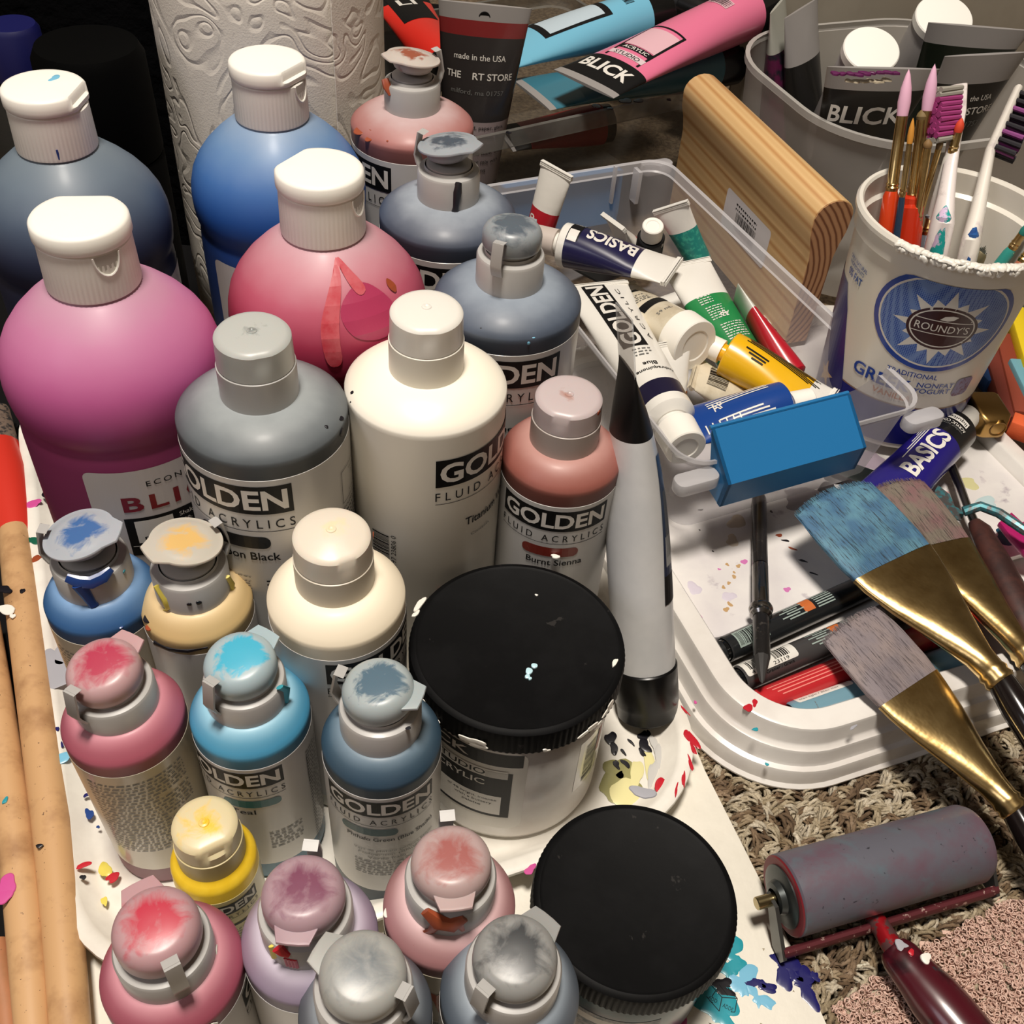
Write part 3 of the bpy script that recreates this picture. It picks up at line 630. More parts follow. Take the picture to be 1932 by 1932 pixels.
four(372, 1135, 98, 'small ochre paint bottle with a yellow-crusted open lid', (222, 190, 132), label_kw=None, capkw=dict(yaw=R(-70), tilt=10, hr=17, hlid=8, lift=3.5), lidc=(188, 182, 170), tint=(216, 178, 110), ta=.6, pastel=(222, 196, 150), drips=[(YELP, [(-62, 24), (-50, 18), (-48, 12), (-60, 8)], [1.5, 1.6, 1.2, 1]), (YELP, [(60, 20), (70, 12), (66, 8)], [1.4, 1.8, 1]), (BLKP, [(-60, -6), (-40, -5), (-20, -4), (0, -3)], [1.5, 1.2, 1, .4])], dots=[(BLKP, -75, 3, 3), (BRNP, -68, 1, 2), (BLKP, -12, 17, 1), (BLKP, 2, 17, 1.2)])
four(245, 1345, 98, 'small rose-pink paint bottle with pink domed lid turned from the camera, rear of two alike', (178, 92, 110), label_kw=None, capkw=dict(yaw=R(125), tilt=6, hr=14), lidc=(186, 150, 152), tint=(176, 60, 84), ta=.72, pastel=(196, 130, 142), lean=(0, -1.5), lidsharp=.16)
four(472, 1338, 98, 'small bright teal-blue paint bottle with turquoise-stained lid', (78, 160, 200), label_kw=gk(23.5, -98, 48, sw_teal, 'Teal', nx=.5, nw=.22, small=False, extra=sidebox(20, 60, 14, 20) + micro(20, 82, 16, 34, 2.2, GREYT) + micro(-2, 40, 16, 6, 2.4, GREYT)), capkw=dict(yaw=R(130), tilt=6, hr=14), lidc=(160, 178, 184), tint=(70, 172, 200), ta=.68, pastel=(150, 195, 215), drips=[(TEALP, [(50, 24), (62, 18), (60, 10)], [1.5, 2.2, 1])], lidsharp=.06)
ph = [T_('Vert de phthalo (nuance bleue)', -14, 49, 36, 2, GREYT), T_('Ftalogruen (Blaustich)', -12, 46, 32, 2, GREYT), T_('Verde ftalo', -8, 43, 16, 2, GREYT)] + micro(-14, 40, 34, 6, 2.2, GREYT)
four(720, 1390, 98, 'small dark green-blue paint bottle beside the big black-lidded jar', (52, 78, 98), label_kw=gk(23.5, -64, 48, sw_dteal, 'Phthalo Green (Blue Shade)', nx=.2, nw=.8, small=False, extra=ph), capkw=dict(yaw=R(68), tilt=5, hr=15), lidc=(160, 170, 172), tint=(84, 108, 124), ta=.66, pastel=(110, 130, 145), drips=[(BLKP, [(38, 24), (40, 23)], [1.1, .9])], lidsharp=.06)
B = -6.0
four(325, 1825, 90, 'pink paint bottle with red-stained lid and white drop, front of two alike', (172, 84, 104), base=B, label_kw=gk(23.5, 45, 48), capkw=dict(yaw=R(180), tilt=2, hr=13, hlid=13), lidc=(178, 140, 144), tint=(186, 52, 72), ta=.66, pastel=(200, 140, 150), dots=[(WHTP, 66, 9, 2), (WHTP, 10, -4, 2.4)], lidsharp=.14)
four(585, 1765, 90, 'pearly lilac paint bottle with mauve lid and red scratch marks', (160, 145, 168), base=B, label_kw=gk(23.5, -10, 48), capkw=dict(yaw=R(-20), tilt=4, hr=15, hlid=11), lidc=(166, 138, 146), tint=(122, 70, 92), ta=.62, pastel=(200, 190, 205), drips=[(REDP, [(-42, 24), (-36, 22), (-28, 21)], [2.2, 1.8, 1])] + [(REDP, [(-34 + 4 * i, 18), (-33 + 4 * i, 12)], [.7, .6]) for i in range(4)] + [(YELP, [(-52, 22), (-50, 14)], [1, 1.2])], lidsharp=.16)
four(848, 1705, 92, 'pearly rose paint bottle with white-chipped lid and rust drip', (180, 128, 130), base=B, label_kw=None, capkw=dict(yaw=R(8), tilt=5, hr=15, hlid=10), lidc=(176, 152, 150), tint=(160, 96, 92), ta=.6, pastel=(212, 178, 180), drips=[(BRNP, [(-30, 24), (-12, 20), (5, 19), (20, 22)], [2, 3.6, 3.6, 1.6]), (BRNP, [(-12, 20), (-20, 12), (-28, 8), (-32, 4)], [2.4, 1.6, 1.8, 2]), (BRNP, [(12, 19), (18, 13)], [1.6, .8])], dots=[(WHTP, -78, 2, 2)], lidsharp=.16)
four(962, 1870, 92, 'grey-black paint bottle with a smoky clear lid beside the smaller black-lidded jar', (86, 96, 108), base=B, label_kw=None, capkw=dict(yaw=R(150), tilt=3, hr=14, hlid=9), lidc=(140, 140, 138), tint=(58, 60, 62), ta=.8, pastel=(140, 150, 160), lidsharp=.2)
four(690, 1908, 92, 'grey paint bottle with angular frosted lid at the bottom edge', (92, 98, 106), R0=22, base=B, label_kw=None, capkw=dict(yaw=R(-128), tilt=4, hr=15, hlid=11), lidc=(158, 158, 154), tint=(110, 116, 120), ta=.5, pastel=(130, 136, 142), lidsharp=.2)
# extra prints on 4 oz backs
def back_print(o_label, x, y, w, n, lh, mt=GREYT, extra=()):
    for o in bpy.data.objects:
        if o.get('label', '') == o_label:
            lb = [c for c in o.children if c.name.startswith('label')][0]
            ink(micro(x, y, w, n, lh, mt, .33) + list(extra), cyl_surf(23.7), lb, 'lettering'); lb.data.materials[0] = cream
back_print('small rose-pink paint bottle with pink domed lid turned from the camera, rear of two alike', -24, 84, 44, 24, 2.3)
back_print('small blue paint bottle with a thick blue drip under its open lid', -30, 82, 14, 14, 2.2)
back_print('pearly rose paint bottle with white-chipped lid and rust drip', -20, 20, 1, 1, 2, extra=barcode(-9, 30, 20, 11, INK, True, WHT) + [P_([(-9, 80), (-3, 76), (0, 80), (6, 74), (2, 66), (-2, 60), (-4, 70)], BRNP), R_(-15, 30, 1.5, 55, M('tan_stripe', (120, 90, 80), .5))])
# --- small yellow
P = at(402, 1612, 66); P.z = 0
ye = M('yellow_paint_film', (238, 196, 40), .4, coat=.2, var=((248, 210, 60), .06, .4, .6))
e = empty('paint_bottle', P, 'smallest bottle, bright yellow paint with closed yellow-stained cap', 'bottle', rot=(0, 0, face_cam(P)))
g = G(); R0 = 16.5; lathe(g, [(0, 0), (R0 - 2, 0), (R0, 2), (R0, 64), (R0 - .6, 66), (R0 - 2, 67.5), (13, 69), (12, 71)], ye, 56); g.obj('bottle_body', e, 60)
lb = sticker(R0, 6, 58, e, M('yellowed_label_film', (214, 200, 140), .3)); 
ink([R_(-21, 47, 34, 8), T_('GOLDEN', -20, 48.2, 32, 5.6, WHT, .28), T_('ACRYLICS', -7, 43.5, 20, 2, INK, 0, 1.6), R_(-7, 42.6, 20, .25), R_(0, 36, 10, 1.6, INK)] + micro(-4, 32, 16, 8, 2), cyl_surf(R0 + .2), lb)
capA(e, 68.5, 12.6, 22, M('yellowish_cap_skirt', (206, 190, 140), .4, sss=.2), MLID('yellow_lid', (214, 200, 160), (238, 192, 50), .45, 12, sharp=.12), yaw=R(6), dome=.6, chop=.88)

# --- quarts
def quart(px, py, label, stops, name='paint_bottle', yaw=0, lbl=None, key='', notch=None, side=0):
    P = at(px, py, 235); P.z = 0
    e = empty(name, P, label, 'bottle', 'quart bottles of paint' if False else None, rot=(0, 0, face_cam(P)))
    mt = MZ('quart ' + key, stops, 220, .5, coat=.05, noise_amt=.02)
    g = G(); lathe(g, [(0, 0), (42, 0), (44.5, 1), (45.5, 4), (45.5, 136), (45.2, 143), (44.3, 146.5), (44.5, 149), (46, 152), (46.8, 158), (47, 164), (46.4, 170), (44.6, 177), (41.5, 183), (37, 189), (31, 195), (25, 200), (20, 203.5), (17, 205.5), (16, 207), (16, 210)], mt, 84)
    g.obj('bottle_body', e, 60)
    r = 18.6; g = G()
    lathe(g, [(15, 205), (r + .3, 205.5), (r + .5, 206.5), (r, 226), (r - .6, 226.6), (r - 3, 226.8)], CAPW, rib=(60, .16, 206, 214)); g.obj('cap_skirt', e, 22)
    # thumb groove under the lid lip
    g = G(); fx, fy = math.sin(yaw), -math.cos(yaw)
    def ring(rr, zz, chop):
        o = []
        for k in range(72):
            a = 2 * math.pi * k / 72; x, y = rr * math.sin(a), -rr * math.cos(a); d = x * fx + y * fy
            if d > rr * chop: x -= fx * (d - rr * chop); y -= fy * (d - rr * chop)
            o.append((x, y, zz))
        return o
    loft(g, [ring(r - 1, 227, 1), ring(r + .5, 227.2, .93), ring(r + .8, 228, .93), ring(r + .8, 229.5, .93), ring(r + .8, 230.2, .84), ring(r + .6, 233.6, .84), ring(r - .2, 234.6, .84), ring(r - 2, 235, .84), ring(2, 235.2, 1)], CAPW, cap0=False)
    o = g.obj('lid', e, 40)
    if notch is not None:
        g = G(); nm = M('cap_recess_shade', (190, 184, 174), .5); a = notch  # flat darker patch, the thumb recess's shade put into the colour
        pts = [(5.5 * math.cos(t), 9 * math.sin(t)) for t in [math.pi + math.pi * k / 12 for k in range(13)]]
        it = [P_([(x, 226 + y) for x, y in pts], nm)]
        ink(it, cyl_surf(r + .02, a), e, 'thumb_recess_shade', cut=1.5, off=.1)
        g = G(); pipe(g, [cyl_surf(r + .3, a)(x, 226 + y, 0) for x, y in pts], .5, CAPW, 6); g.obj('recess_lip', e)
    if lbl:
        x0, w, zt, zb, its = lbl; lm = M('quart_label_paper', (206, 200, 198), .4)
        lb = ink([R_(x0, zb, w, zt - zb, lm, 4)], cyl_surf(45.5), e, 'label', off=.1)
        ink(its, cyl_surf(45.5), lb, off=.26)
    return e
DR = M('dark_red_ink', (128, 24, 34), .4)
def blick_label(x0, full=True):
    zt = 138; z = zt
    it = [T_('ECONOMY', x0 + 26, z - 10, 30, 3, INK, .05, 1.4), T_('BLICK', x0 + 14, z - 24, 55, 9, DR, .25, 1.25), R_(x0 + 13, z - 52, 62, 24), R_(x0 + 17, z - 44, 17, 14, WHT), T_('BLICK', x0 + 20, z - 43.4, 13, 3.2, INK, .12),
          T_('Shake well before', x0 + 37, z - 33, 26, 2.6, WHT), T_('use. Thin with', x0 + 37, z - 36.6, 21, 2.4, WHT), T_('turpentine.', x0 + 37, z - 40.2, 15, 2.4, WHT), T_('Colors may', x0 + 37, z - 43.8, 16, 2.4, WHT), R_(x0 + 14, z - 46, 60, .35, WHT), T_('DickBlick.com', x0 + 27, z - 50.5, 24, 3, WHT),
          T_('PRIMARY MAGENTA', x0 + 26, z - 58, 44, 3.2, INK, .15), T_('00711-3767', x0 + 26, z - 63, 20, 3, INK, .05)]
    return (x0, 100, zt, 20, it)
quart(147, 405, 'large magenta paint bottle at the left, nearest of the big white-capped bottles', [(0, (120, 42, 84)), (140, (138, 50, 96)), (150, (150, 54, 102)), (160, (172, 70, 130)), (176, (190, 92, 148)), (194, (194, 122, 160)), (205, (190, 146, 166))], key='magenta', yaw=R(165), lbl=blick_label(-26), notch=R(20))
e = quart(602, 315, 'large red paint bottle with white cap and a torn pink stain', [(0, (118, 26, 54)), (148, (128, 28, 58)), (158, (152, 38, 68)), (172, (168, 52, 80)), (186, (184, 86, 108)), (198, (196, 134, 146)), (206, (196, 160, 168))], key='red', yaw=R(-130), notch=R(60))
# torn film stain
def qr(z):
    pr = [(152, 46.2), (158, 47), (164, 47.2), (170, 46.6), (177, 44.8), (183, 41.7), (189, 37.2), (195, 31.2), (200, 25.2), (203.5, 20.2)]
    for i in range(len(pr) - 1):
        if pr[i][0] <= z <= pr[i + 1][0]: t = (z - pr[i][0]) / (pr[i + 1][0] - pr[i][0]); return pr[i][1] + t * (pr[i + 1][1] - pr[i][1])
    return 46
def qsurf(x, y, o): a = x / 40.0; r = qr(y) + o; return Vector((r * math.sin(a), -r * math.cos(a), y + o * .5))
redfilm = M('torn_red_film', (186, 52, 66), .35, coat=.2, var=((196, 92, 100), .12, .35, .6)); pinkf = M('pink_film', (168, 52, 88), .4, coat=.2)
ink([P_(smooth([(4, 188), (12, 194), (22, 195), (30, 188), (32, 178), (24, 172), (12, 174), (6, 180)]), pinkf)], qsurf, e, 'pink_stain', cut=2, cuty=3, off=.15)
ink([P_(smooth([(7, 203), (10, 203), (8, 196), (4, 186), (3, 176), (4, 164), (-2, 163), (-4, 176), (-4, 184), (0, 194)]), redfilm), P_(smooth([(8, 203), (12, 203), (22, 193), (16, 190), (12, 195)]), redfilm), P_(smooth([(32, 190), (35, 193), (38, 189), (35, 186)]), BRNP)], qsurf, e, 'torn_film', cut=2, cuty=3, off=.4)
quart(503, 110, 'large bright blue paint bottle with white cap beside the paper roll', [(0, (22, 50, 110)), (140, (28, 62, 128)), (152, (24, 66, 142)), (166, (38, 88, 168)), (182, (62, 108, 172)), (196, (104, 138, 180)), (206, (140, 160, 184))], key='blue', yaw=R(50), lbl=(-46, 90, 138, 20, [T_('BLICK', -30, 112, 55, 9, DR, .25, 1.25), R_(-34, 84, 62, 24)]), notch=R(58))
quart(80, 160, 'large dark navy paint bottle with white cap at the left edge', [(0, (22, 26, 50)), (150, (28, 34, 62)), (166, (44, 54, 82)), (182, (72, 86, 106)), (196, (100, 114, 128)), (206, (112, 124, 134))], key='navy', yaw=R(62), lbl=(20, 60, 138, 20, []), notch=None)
# blue smudges on navy bottle cap
o = [q for q in bpy.data.objects if q.get('label', '').startswith('large dark navy')][0]
g = G(); rg = random.Random(1); splat(g, (6, 6, 235.2), 2, LBLP, rg, .05, 1.8, .8); g.obj('blue_mark', o)
g = G(); drip(g, [cyl_surf(18.9)(-1, z, 0) for z in (207, 210, 212)], [.4, .6, .5], BLUEP); g.obj('blue_mark', o)

# ------------------------------------------------------------------ jars
def jar(px, py, z, R0, label, base, bodym, lidm, deco=None, smear=0):
    P = at(px, py, z); P.z = base; h = z - base
    e = empty('paint_jar', P, label, 'jar', rot=(0, 0, face_cam(P)))
    rb = R0 - 3.5; g = G(); lathe(g, [(0, 0), (rb - 4, 0), (rb - 1, 1.5), (rb, 5), (rb, h - 16), (rb - 2, h - 13), (rb - 2, h - 8)], bodym, 80); g.obj('jar_body', e, 50)
    g = G(); lh = 14 if R0 > 45 else 13
    lathe(g, [(R0 - 1.5, h - lh), (R0, h - lh + .5), (R0, h - 3), (R0 - .5, h - 1.2), (R0 - 1.6, h - .3), (R0 - 3, h), (R0 - 4.2, h - .5), (0, h - .5)], lidm, rib=(110, .35, h - lh + .4, h - 2.8)); o = g.obj('lid', e, 30)
    return e, o, h, rb
blk = M('black_lid_plastic', (9, 9, 10), .55, spec=.10, var=(((15, 15, 16), .03, .45, .6), ((40, 38, 37), .11, .68, .70)), bump=(.6, .08, .3))
pot = M('white_jar_plastic', (206, 202, 196), .3, sss=.2, coat=.3, var=((190, 180, 172), .03, .4, .7))
e, lid, h, rb = jar(977, 1212, 94, 47.2, 'largest jar, white body with matte black screw lid flecked with blue and white paint', 0, pot, blk)
its = [R_(-54, 64, 62, 9.5), T_('BLICK', -50, 66, 34, 5.6, WHT, .2), R_(-54, 22, 58, 37), R_(-40, 54.5, 42, 6, WHT), T_('STUDIO', -34, 55.5, 26, 4, INK, .1), T_('ACRYLIC', -38, 47.5, 30, 4.2, WHT, .1), R_(-40, 24, 40, 15.5, WHT), R_(-8, 54.5, 10, 4.6, M('pale_panel', (190, 186, 180), .4)), T_('of 48 bright, intense', -26, 35, 24, 2.2, INK), T_('with a buttery', -22, 32, 18, 2.2, INK), T_('palette', -18, 29, 9, 2.2, INK)]
lm = M('jar_label_paper', (222, 218, 210), .4)
lb = ink([R_(-60, 12, 70, 63, lm, 6)], cyl_surf(rb), e, 'label', off=.1); ink(its, cyl_surf(rb), lb, off=.25)
ink([R_(36, 26, 18, 40, M('clear_tape_film', (196, 190, 184), .2, coat=.6))] + barcode(41, 30, 30, 9, INK, True) + [R_(50, 44, 3, 20, M('faded_red_print', (170, 100, 96), .5))], cyl_surf(rb), e, 'price_sticker', off=.1)
g = G(); rg = random.Random(4); t = h - .5
Tm = Matrix.Rotation(-e.rotation_euler.z, 4, 'Z')
def onlid(px, py, zz, P): return Tm @ (at(px, py, zz) - Vector((P[0], P[1], zz))) + Vector((0, 0, zz))
P0 = (e.location.x * 1000, e.location.y * 1000); paleb = paint('pale_blue', (190, 226, 236))
for px, py, r in ((1008, 1257, 1.4), (998, 1267, 1.7), (995, 1277, 1.2), (1000, 1281, .8)): splat(g, onlid(px, py, 93.5, P0), r, paleb, rg, .8, jag=.15)
for px, py, r, el, an in ((792, 1140, 1.6, 2.6, 1.1), (785, 1158, 1.1, 2.2, 1.1), (1048, 1050, 1.2, 2, 0), (1160, 1250, .9, 3, 1.1), (1012, 1123, .5, 1.5, 0)): splat(g, onlid(px, py, 93.8, P0), r, WHTP, rg, .5, el, an)
o = g.obj('paint_fleck', lid); o['kind'] = 'stuff'
g = G()
for a, z, r, el in ((-18, 84, 2, 3), (-15, 82, 1.5, 3), (60, 87, 2.5, 2), (45, 84, 2, 2.4), (20, 82, 1, 1.6), (-50, 86, 1, 2), (-40, 83, 1.4, 2), (52, 81, 1.6, 2), (-12, 78, 1.8, 1.6)):
    zz = z; rr = 47.5 if z > 80 else rb; p = Vector((rr * math.sin(R(a)), -rr * math.cos(R(a)), zz)); splat(g, (0, 0, 0), r, WHTP, rg, .4, el, T=framem(p, (p.x, p.y, 0)), jag=.6)
o = g.obj('white_crust', lid); o['kind'] = 'stuff'
tealjar = M('teal_jar_plastic', (22, 62, 74), .3, coat=.3, var=((60, 60, 70), .05, .45, .6))
e, lid, h, rb = jar(1199, 1690, 58, 41, 'smaller teal jar with wide black screw lid at the lower centre', -6, tealjar, blk)
ink([R_(-14, 8, 40, 26, M('worn_label', (150, 142, 138), .5, var=((60, 70, 80), .15, .4, .55)))] + [R_(-10, 26, 20, 5, M('worn_white', (196, 190, 184), .5)), R_(-16, 28, 4, 4, REDP)], cyl_surf(rb), e, 'label', off=.15)
g = G(); rg = random.Random(8)
P0 = (e.location.x * 1000, e.location.y * 1000); Tm = Matrix.Rotation(-e.rotation_euler.z, 4, 'Z')
p = onlid(1213, 1497, 57, P0); p.z = h - .2; splat(g, p, 3.2, GRYP, rg, .5, 1.7, .1); g.obj('dried_paint', lid)

# ------------------------------------------------------------------ paper towel roll
def roll():
    P = at(508, 30, 205); P.z = ZF; e = empty('paper_towel_roll', P, 'embossed white paper towel roll standing behind the blue bottle', 'paper towel', rot=(0, 0, face_cam(P)))
    mt, nt, b = _new('embossed_paper'); vec = _coord(nt); b.inputs['Base Color'].default_value = lin((238, 230, 218)); b.inputs['Roughness'].default_value = .95
    n1 = nt.nodes.new('ShaderNodeTexNoise'); n1.inputs['Scale'].default_value = .017; n1.inputs['Detail'].default_value = 1; n1.inputs['Distortion'].default_value = 1.8; nt.links.new(vec, n1.inputs['Vector'])
    mu = nt.nodes.new('ShaderNodeMath'); mu.operation = 'MULTIPLY'; mu.inputs[1].default_value = 7; nt.links.new(n1.outputs['Fac'], mu.inputs[0])
    fr = nt.nodes.new('ShaderNodeMath'); fr.operation = 'PINGPONG'; fr.inputs[1].default_value = .5; nt.links.new(mu.outputs[0], fr.inputs[0])
    r1 = _ramp(nt, fr.outputs[0], [(0, (0, 0, 0, 1)), (.22, (1, 1, 1, 1))]); fine = _noise(nt, vec, .9, 2)
    ad = nt.nodes.new('ShaderNodeMath'); ad.operation = 'MULTIPLY_ADD'; nt.links.new(fine, ad.inputs[0]); ad.inputs[1].default_value = .35; nt.links.new(r1, ad.inputs[2])
    _bump(nt, b, ad.outputs[0], .42, .9)
    g = G(); rings = []
    H = 280
    for z in (0, 1, 60, 120, 180, 240, H - 1, H):
        rr = 69 if 0 < z < H else 68
        rings.append([((rr + .5 * noise.noise(Vector((math.sin(a) * 3, math.cos(a) * 3, z * .01)))) * math.sin(a), -(rr) * math.cos(a), z) for a in [2 * math.pi * k / 96 for k in range(96)]])
    loft(g, rings, mt, cap1=False); rin = [(20 * math.sin(a), -20 * math.cos(a), H) for a in [2 * math.pi * k / 96 for k in range(96)]]
    loft(g, [rings[-1], rin, [(x, y, 0) for x, y, z in rin]], mt, cap0=False, cap1=False); g.obj('roll_body', e, 60)
    g = G(); pts = []
    for k in range(22):
        t = k / 21; a = R(28 + 60 * t); rr = 69.6 + 3.5 * max(0, 1 - t * 2.2) ** 2; pts.append((rr * math.sin(a), -rr * math.cos(a)))
    rings = [[(x, y, 2), (x, y, H - 1), (x * .99, y * .99, H - 1), (x * .99, y * .99, 2)] for x, y in pts]
    loft(g, rings, mt); g.obj('loose_sheet', e, 60)
roll()
# water bottle with blue cap, top-left corner
P = at(24, 60, 190); P.z = ZF; e = empty('water_bottle', P, 'clear ribbed bottle with dark blue cap in the far left corner', 'bottle')
g = G(); cl = MCLEAR('clear_bottle_plastic', (70, 68, 64), .35, .12); lathe(g, [(0, 0), (30, 0), (33, 4), (33, 60), (31, 64), (33, 68), (33, 120), (30, 138), (22, 156), (14, 168), (13, 174)], cl); g.obj('bottle_body', e)
g = G(); lathe(g, [(12, 170), (16.5, 171), (16, 200), (14, 203), (0, 203)], M('dark_blue_cap', (8, 11, 72), .5), rib=(40, .4, 172, 199)); g.obj('cap', e)

# ------------------------------------------------------------------ tubes
def tube(P0, P1, r, label, mats, up=(0, 0, 1), wend=None, caplen=9, capr=None, capm=None, neck=4, name='paint_tube', items=(), cat='tube', shoulder=3.0, roll=0, crimp=None, thick=.8, shp=1.0, pe=1.5, group=None, capshape='plain', hole=False):
    """P0 shoulder (cap side), P1 crimp. mats [(t_end, material)] bands along the body. print x=across, y=mm from shoulder"""
    P0 = Vector(P0); P1 = Vector(P1); Z = P1 - P0; L = Z.length; m4 = frame(P0, Z, up)
    if roll: m4 = m4 @ Matrix.Rotation(R(roll), 4, 'Z')
    e = empty(name, P0, label, cat, group, mat4=m4); we = wend or r * 1.5
    def wh(t):
        t = max(0, min(1, t)); k = t ** 1.3 * shp + t * (1 - shp); return r + (we - r) * k, max(thick, r * (1 - t ** pe) + thick * t)
    ts = [0]; g = G(); last = 0
    for tend, mt in mats:
        n = max(2, int((tend - last) * 16)); rings = []
        for i in range(n + 1):
            t = last + (tend - last) * i / n; a, b = wh(t); sag = 0.25 * noise.noise(Vector((t * 7, r, L)))
            rings.append([(x * (1 + .01 * sag), y, z) for x, y, z in sup(a, b, t * L, 40)])
        loft(g, rings, mt, cap0=(last == 0), cap1=(tend >= 1)); last = tend
    g.obj('tube_body', e, 60)
    if crimp:
        g = G(); a, b = wh(1); box(g, (0, 0, L - crimp / 2), (2 * a * 1.01, 2 * b + 1.0, crimp), mats[-1][1]); 
        for k in range(3): box(g, (0, 0, L - crimp + 1 + k * 1.3), (2 * a * 1.01, 2 * b + 1.5, .5), mats[-1][1])
        g.obj('crimp', e)
    cm = capm or CAPW; cr = capr or r * .62; g = G(); nr = cr * .75
    lathe(g, [(r, 0), (r, -1), (r - .8, -1.8), (nr + 1, -shoulder), (nr, -shoulder), (nr, -shoulder - neck)], mats[0][1] if capshape != 'metal' else M('tube_metal', (190, 190, 188), .25, 1), 40); g.obj('shoulder', e)
    if caplen:
        z0 = -shoulder - neck + 1; g = G()
        pr = [(nr, z0), (cr, z0), (cr, z0 - 1), (cr * .97, z0 - caplen + .6), (cr * .97 - .6, z0 - caplen), (cr * .6, z0 - caplen), (cr * .55, z0 - caplen + .5), (0, z0 - caplen + .5)]
        lathe(g, pr, cm, rib=(28, .25, z0 - caplen + 1, z0 - 1.2) if capshape == 'ribbed' else None, n=40); g.obj('cap', e, 30)
    if items:
        def surf(x, y, o):
            a, b = wh(y / L); q = (a + b) / 2 + .0; th = x / max(a * .95, q)
            return Vector(((a + o) * math.sin(th), (b + o) * math.cos(th), y))
        # flip x so that text reads right way when seen from +Y (local) with z up
        its = items
        o = ink(its, lambda x, y, o_: surf(-x, y, o_), e, cut=2.5, cuty=6, off=.25)
    return e
def along(items):  # rotate print so its x runs along the tube axis (reading from shoulder to crimp or back)
    pass
white_t = M('white_tube_laminate', (232, 229, 222), .3, coat=.3, bump=(.05, .25, 2)); navyt = M('navy_tube_laminate', (28, 26, 66), .28, coat=.4)
def A(px, py, z): return at(px, py, z)
TB = 'tubes in the clear box'
# 1 navy basics tube (text runs along axis)
def tz(s, x, y, w, h, mt, bold=0, rot=90, sp=1.0): return T_(s, x, y, w, h, mt, bold, sp, rot)
tube(A(1066, 462, 88), A(1268, 512, 92), 14.5, 'navy blue tube with white lettering and flat white end, topmost in the clear box', [(.05, white_t), (.70, navyt), (1, white_t)], wend=17, caplen=18, capr=9, capm=M('translucent_tube_cap', (196, 184, 176), .4), group=None, crimp=2.2,
     items=[R_(-12, 4, 22, 8, INK), R_(2, 4.5, 9, 6.5, WHT), tz('BASICS', -5.5, 50, 34, 11, WHT, .3, -90), tz('ACRYLIC', -8, 12, 7, 3, WHT, 0, -90)] + [R_(-15 + 2 * i, 6, .8, 8, GREYT) for i in range(3)] + [R_(-16 + 1.6 * i, 30 + i, .7, 9 - i, WHT) for i in range(3)])
# 2 golden white tube
tube(A(1262, 788, 82), A(1122, 538, 84), 15, 'white and silver tube with black logo bar and dark navy stripe along the box side', [(.04, white_t), (.14, M('navy_band', (26, 22, 50), .3)), (1, white_t)], wend=22, caplen=16, capr=12, neck=6, capshape='ribbed', shoulder=5,
     items=[R_(-10, 52, 15, 78, INK), tz('GOLDEN', 3.5, 54, 74, 11.5, WHT, .28, 90), tz('ACRYLIC', 12, 60, 62, 2.6, INK, 0, 90, 1.5), T_('Anthraquinone', 13, 30, 24, 3.4, INK, .1, 1, 180), T_('Blue', 3, 35, 8, 3.4, INK, .1, 1, 180)] + micro(-6, 48, 12, 3, 3, GREYT), crimp=3)
# 3 cream tube with big flat cap
crm = M('cream_tube_laminate', (214, 204, 182), .35, coat=.2, var=((196, 184, 160), .05, .45, .6))
tube(A(1280, 632, 80), A(1152, 548, 72), 15, 'cream tube with a worn black bar and wide round white cap', [(1, crm)], wend=20, caplen=15, capr=17, neck=1, shoulder=1,
     items=[P_([(-12, 20), (8, 22), (14, 28), (10, 31), (-4, 28), (-12, 27)], INK), T_('59 mL', -9, 10, 11, 2.6, GREYT, 0, 1, 0), R_(-8, 50, 16, 4, INK)] + micro(-12, 42, 18, 5, 2.4), crimp=3)
# 4 green tube
grn = M('green_tube_laminate', (34, 132, 72), .3, coat=.35)
tube(A(1402, 690, 52), A(1293, 497, 80), 15, 'green and white tube with white print beside the yellow tube', [(.62, grn), (1, white_t)], wend=19, caplen=0, crimp=3,
     items=[tz('AP', 3, 36, 6, 5, WHT, .1, 160)] + micro(-11, 52, 10, 4, 2, WHT) + micro(-10, 42, 12, 6, 2, WHT) + micro(-8, 26, 16, 7, 2, WHT) + [R_(-16, 84, 1.5, 5, INK)])
# 5 teal tube seen on its side
tube(A(1318, 490, 50), A(1266, 392, 88), 9, 'teal tube on its edge with pointed white end near the cream bottle cap', [(.6, M('teal_speckled_laminate', (34, 128, 120), .35, var=((60, 160, 140), .3, .5, .6))), (1, white_t)], wend=14, caplen=0, roll=75, crimp=2)
# 6 upright cap with black collar
tube(A(1228, 450, 82), A(1216, 520, 44), 9.5, 'upright tube with white cap and black lettered collar in the clear box', [(.3, INK), (1, navyt)], up=(0, -1, .4), caplen=11, capr=7.5, neck=2, shoulder=1.5, items=[T_('liquitex', -8, 3, 16, 5, WHT, .1, 1, 180)], wend=10)
# 7 white and red crimp corner
redl = M('red_tube_laminate', (178, 24, 40), .32, coat=.3)
tube(A(1210, 492, 44), A(1158, 420, 78), 10, 'white tube end with red band poking up behind the navy tube', [(.55, redl), (1, white_t)], wend=15, caplen=0, crimp=2, roll=12)
# 8 red tube standing up
tube(A(1012, 460, 55), A(1050, 322, 112), 10, 'red and white tube sticking up from the clear box behind the lidded bottle', [(.5, redl), (1, white_t)], wend=13, caplen=0, crimp=2, up=(-.6, -1, .3), items=[tz('8', -3, 24, 5, 6, WHT, .1, 180)])
# 9 white tube with orange band
tube(A(1272, 772, 50), A(1258, 646, 84), 8, 'white tube with orange band and broad flat end near the grey tube', [(.25, M('orange_tube_laminate', (236, 132, 34), .35)), (1, white_t)], wend=16, caplen=0, crimp=3, up=(.1, -.6, 1))
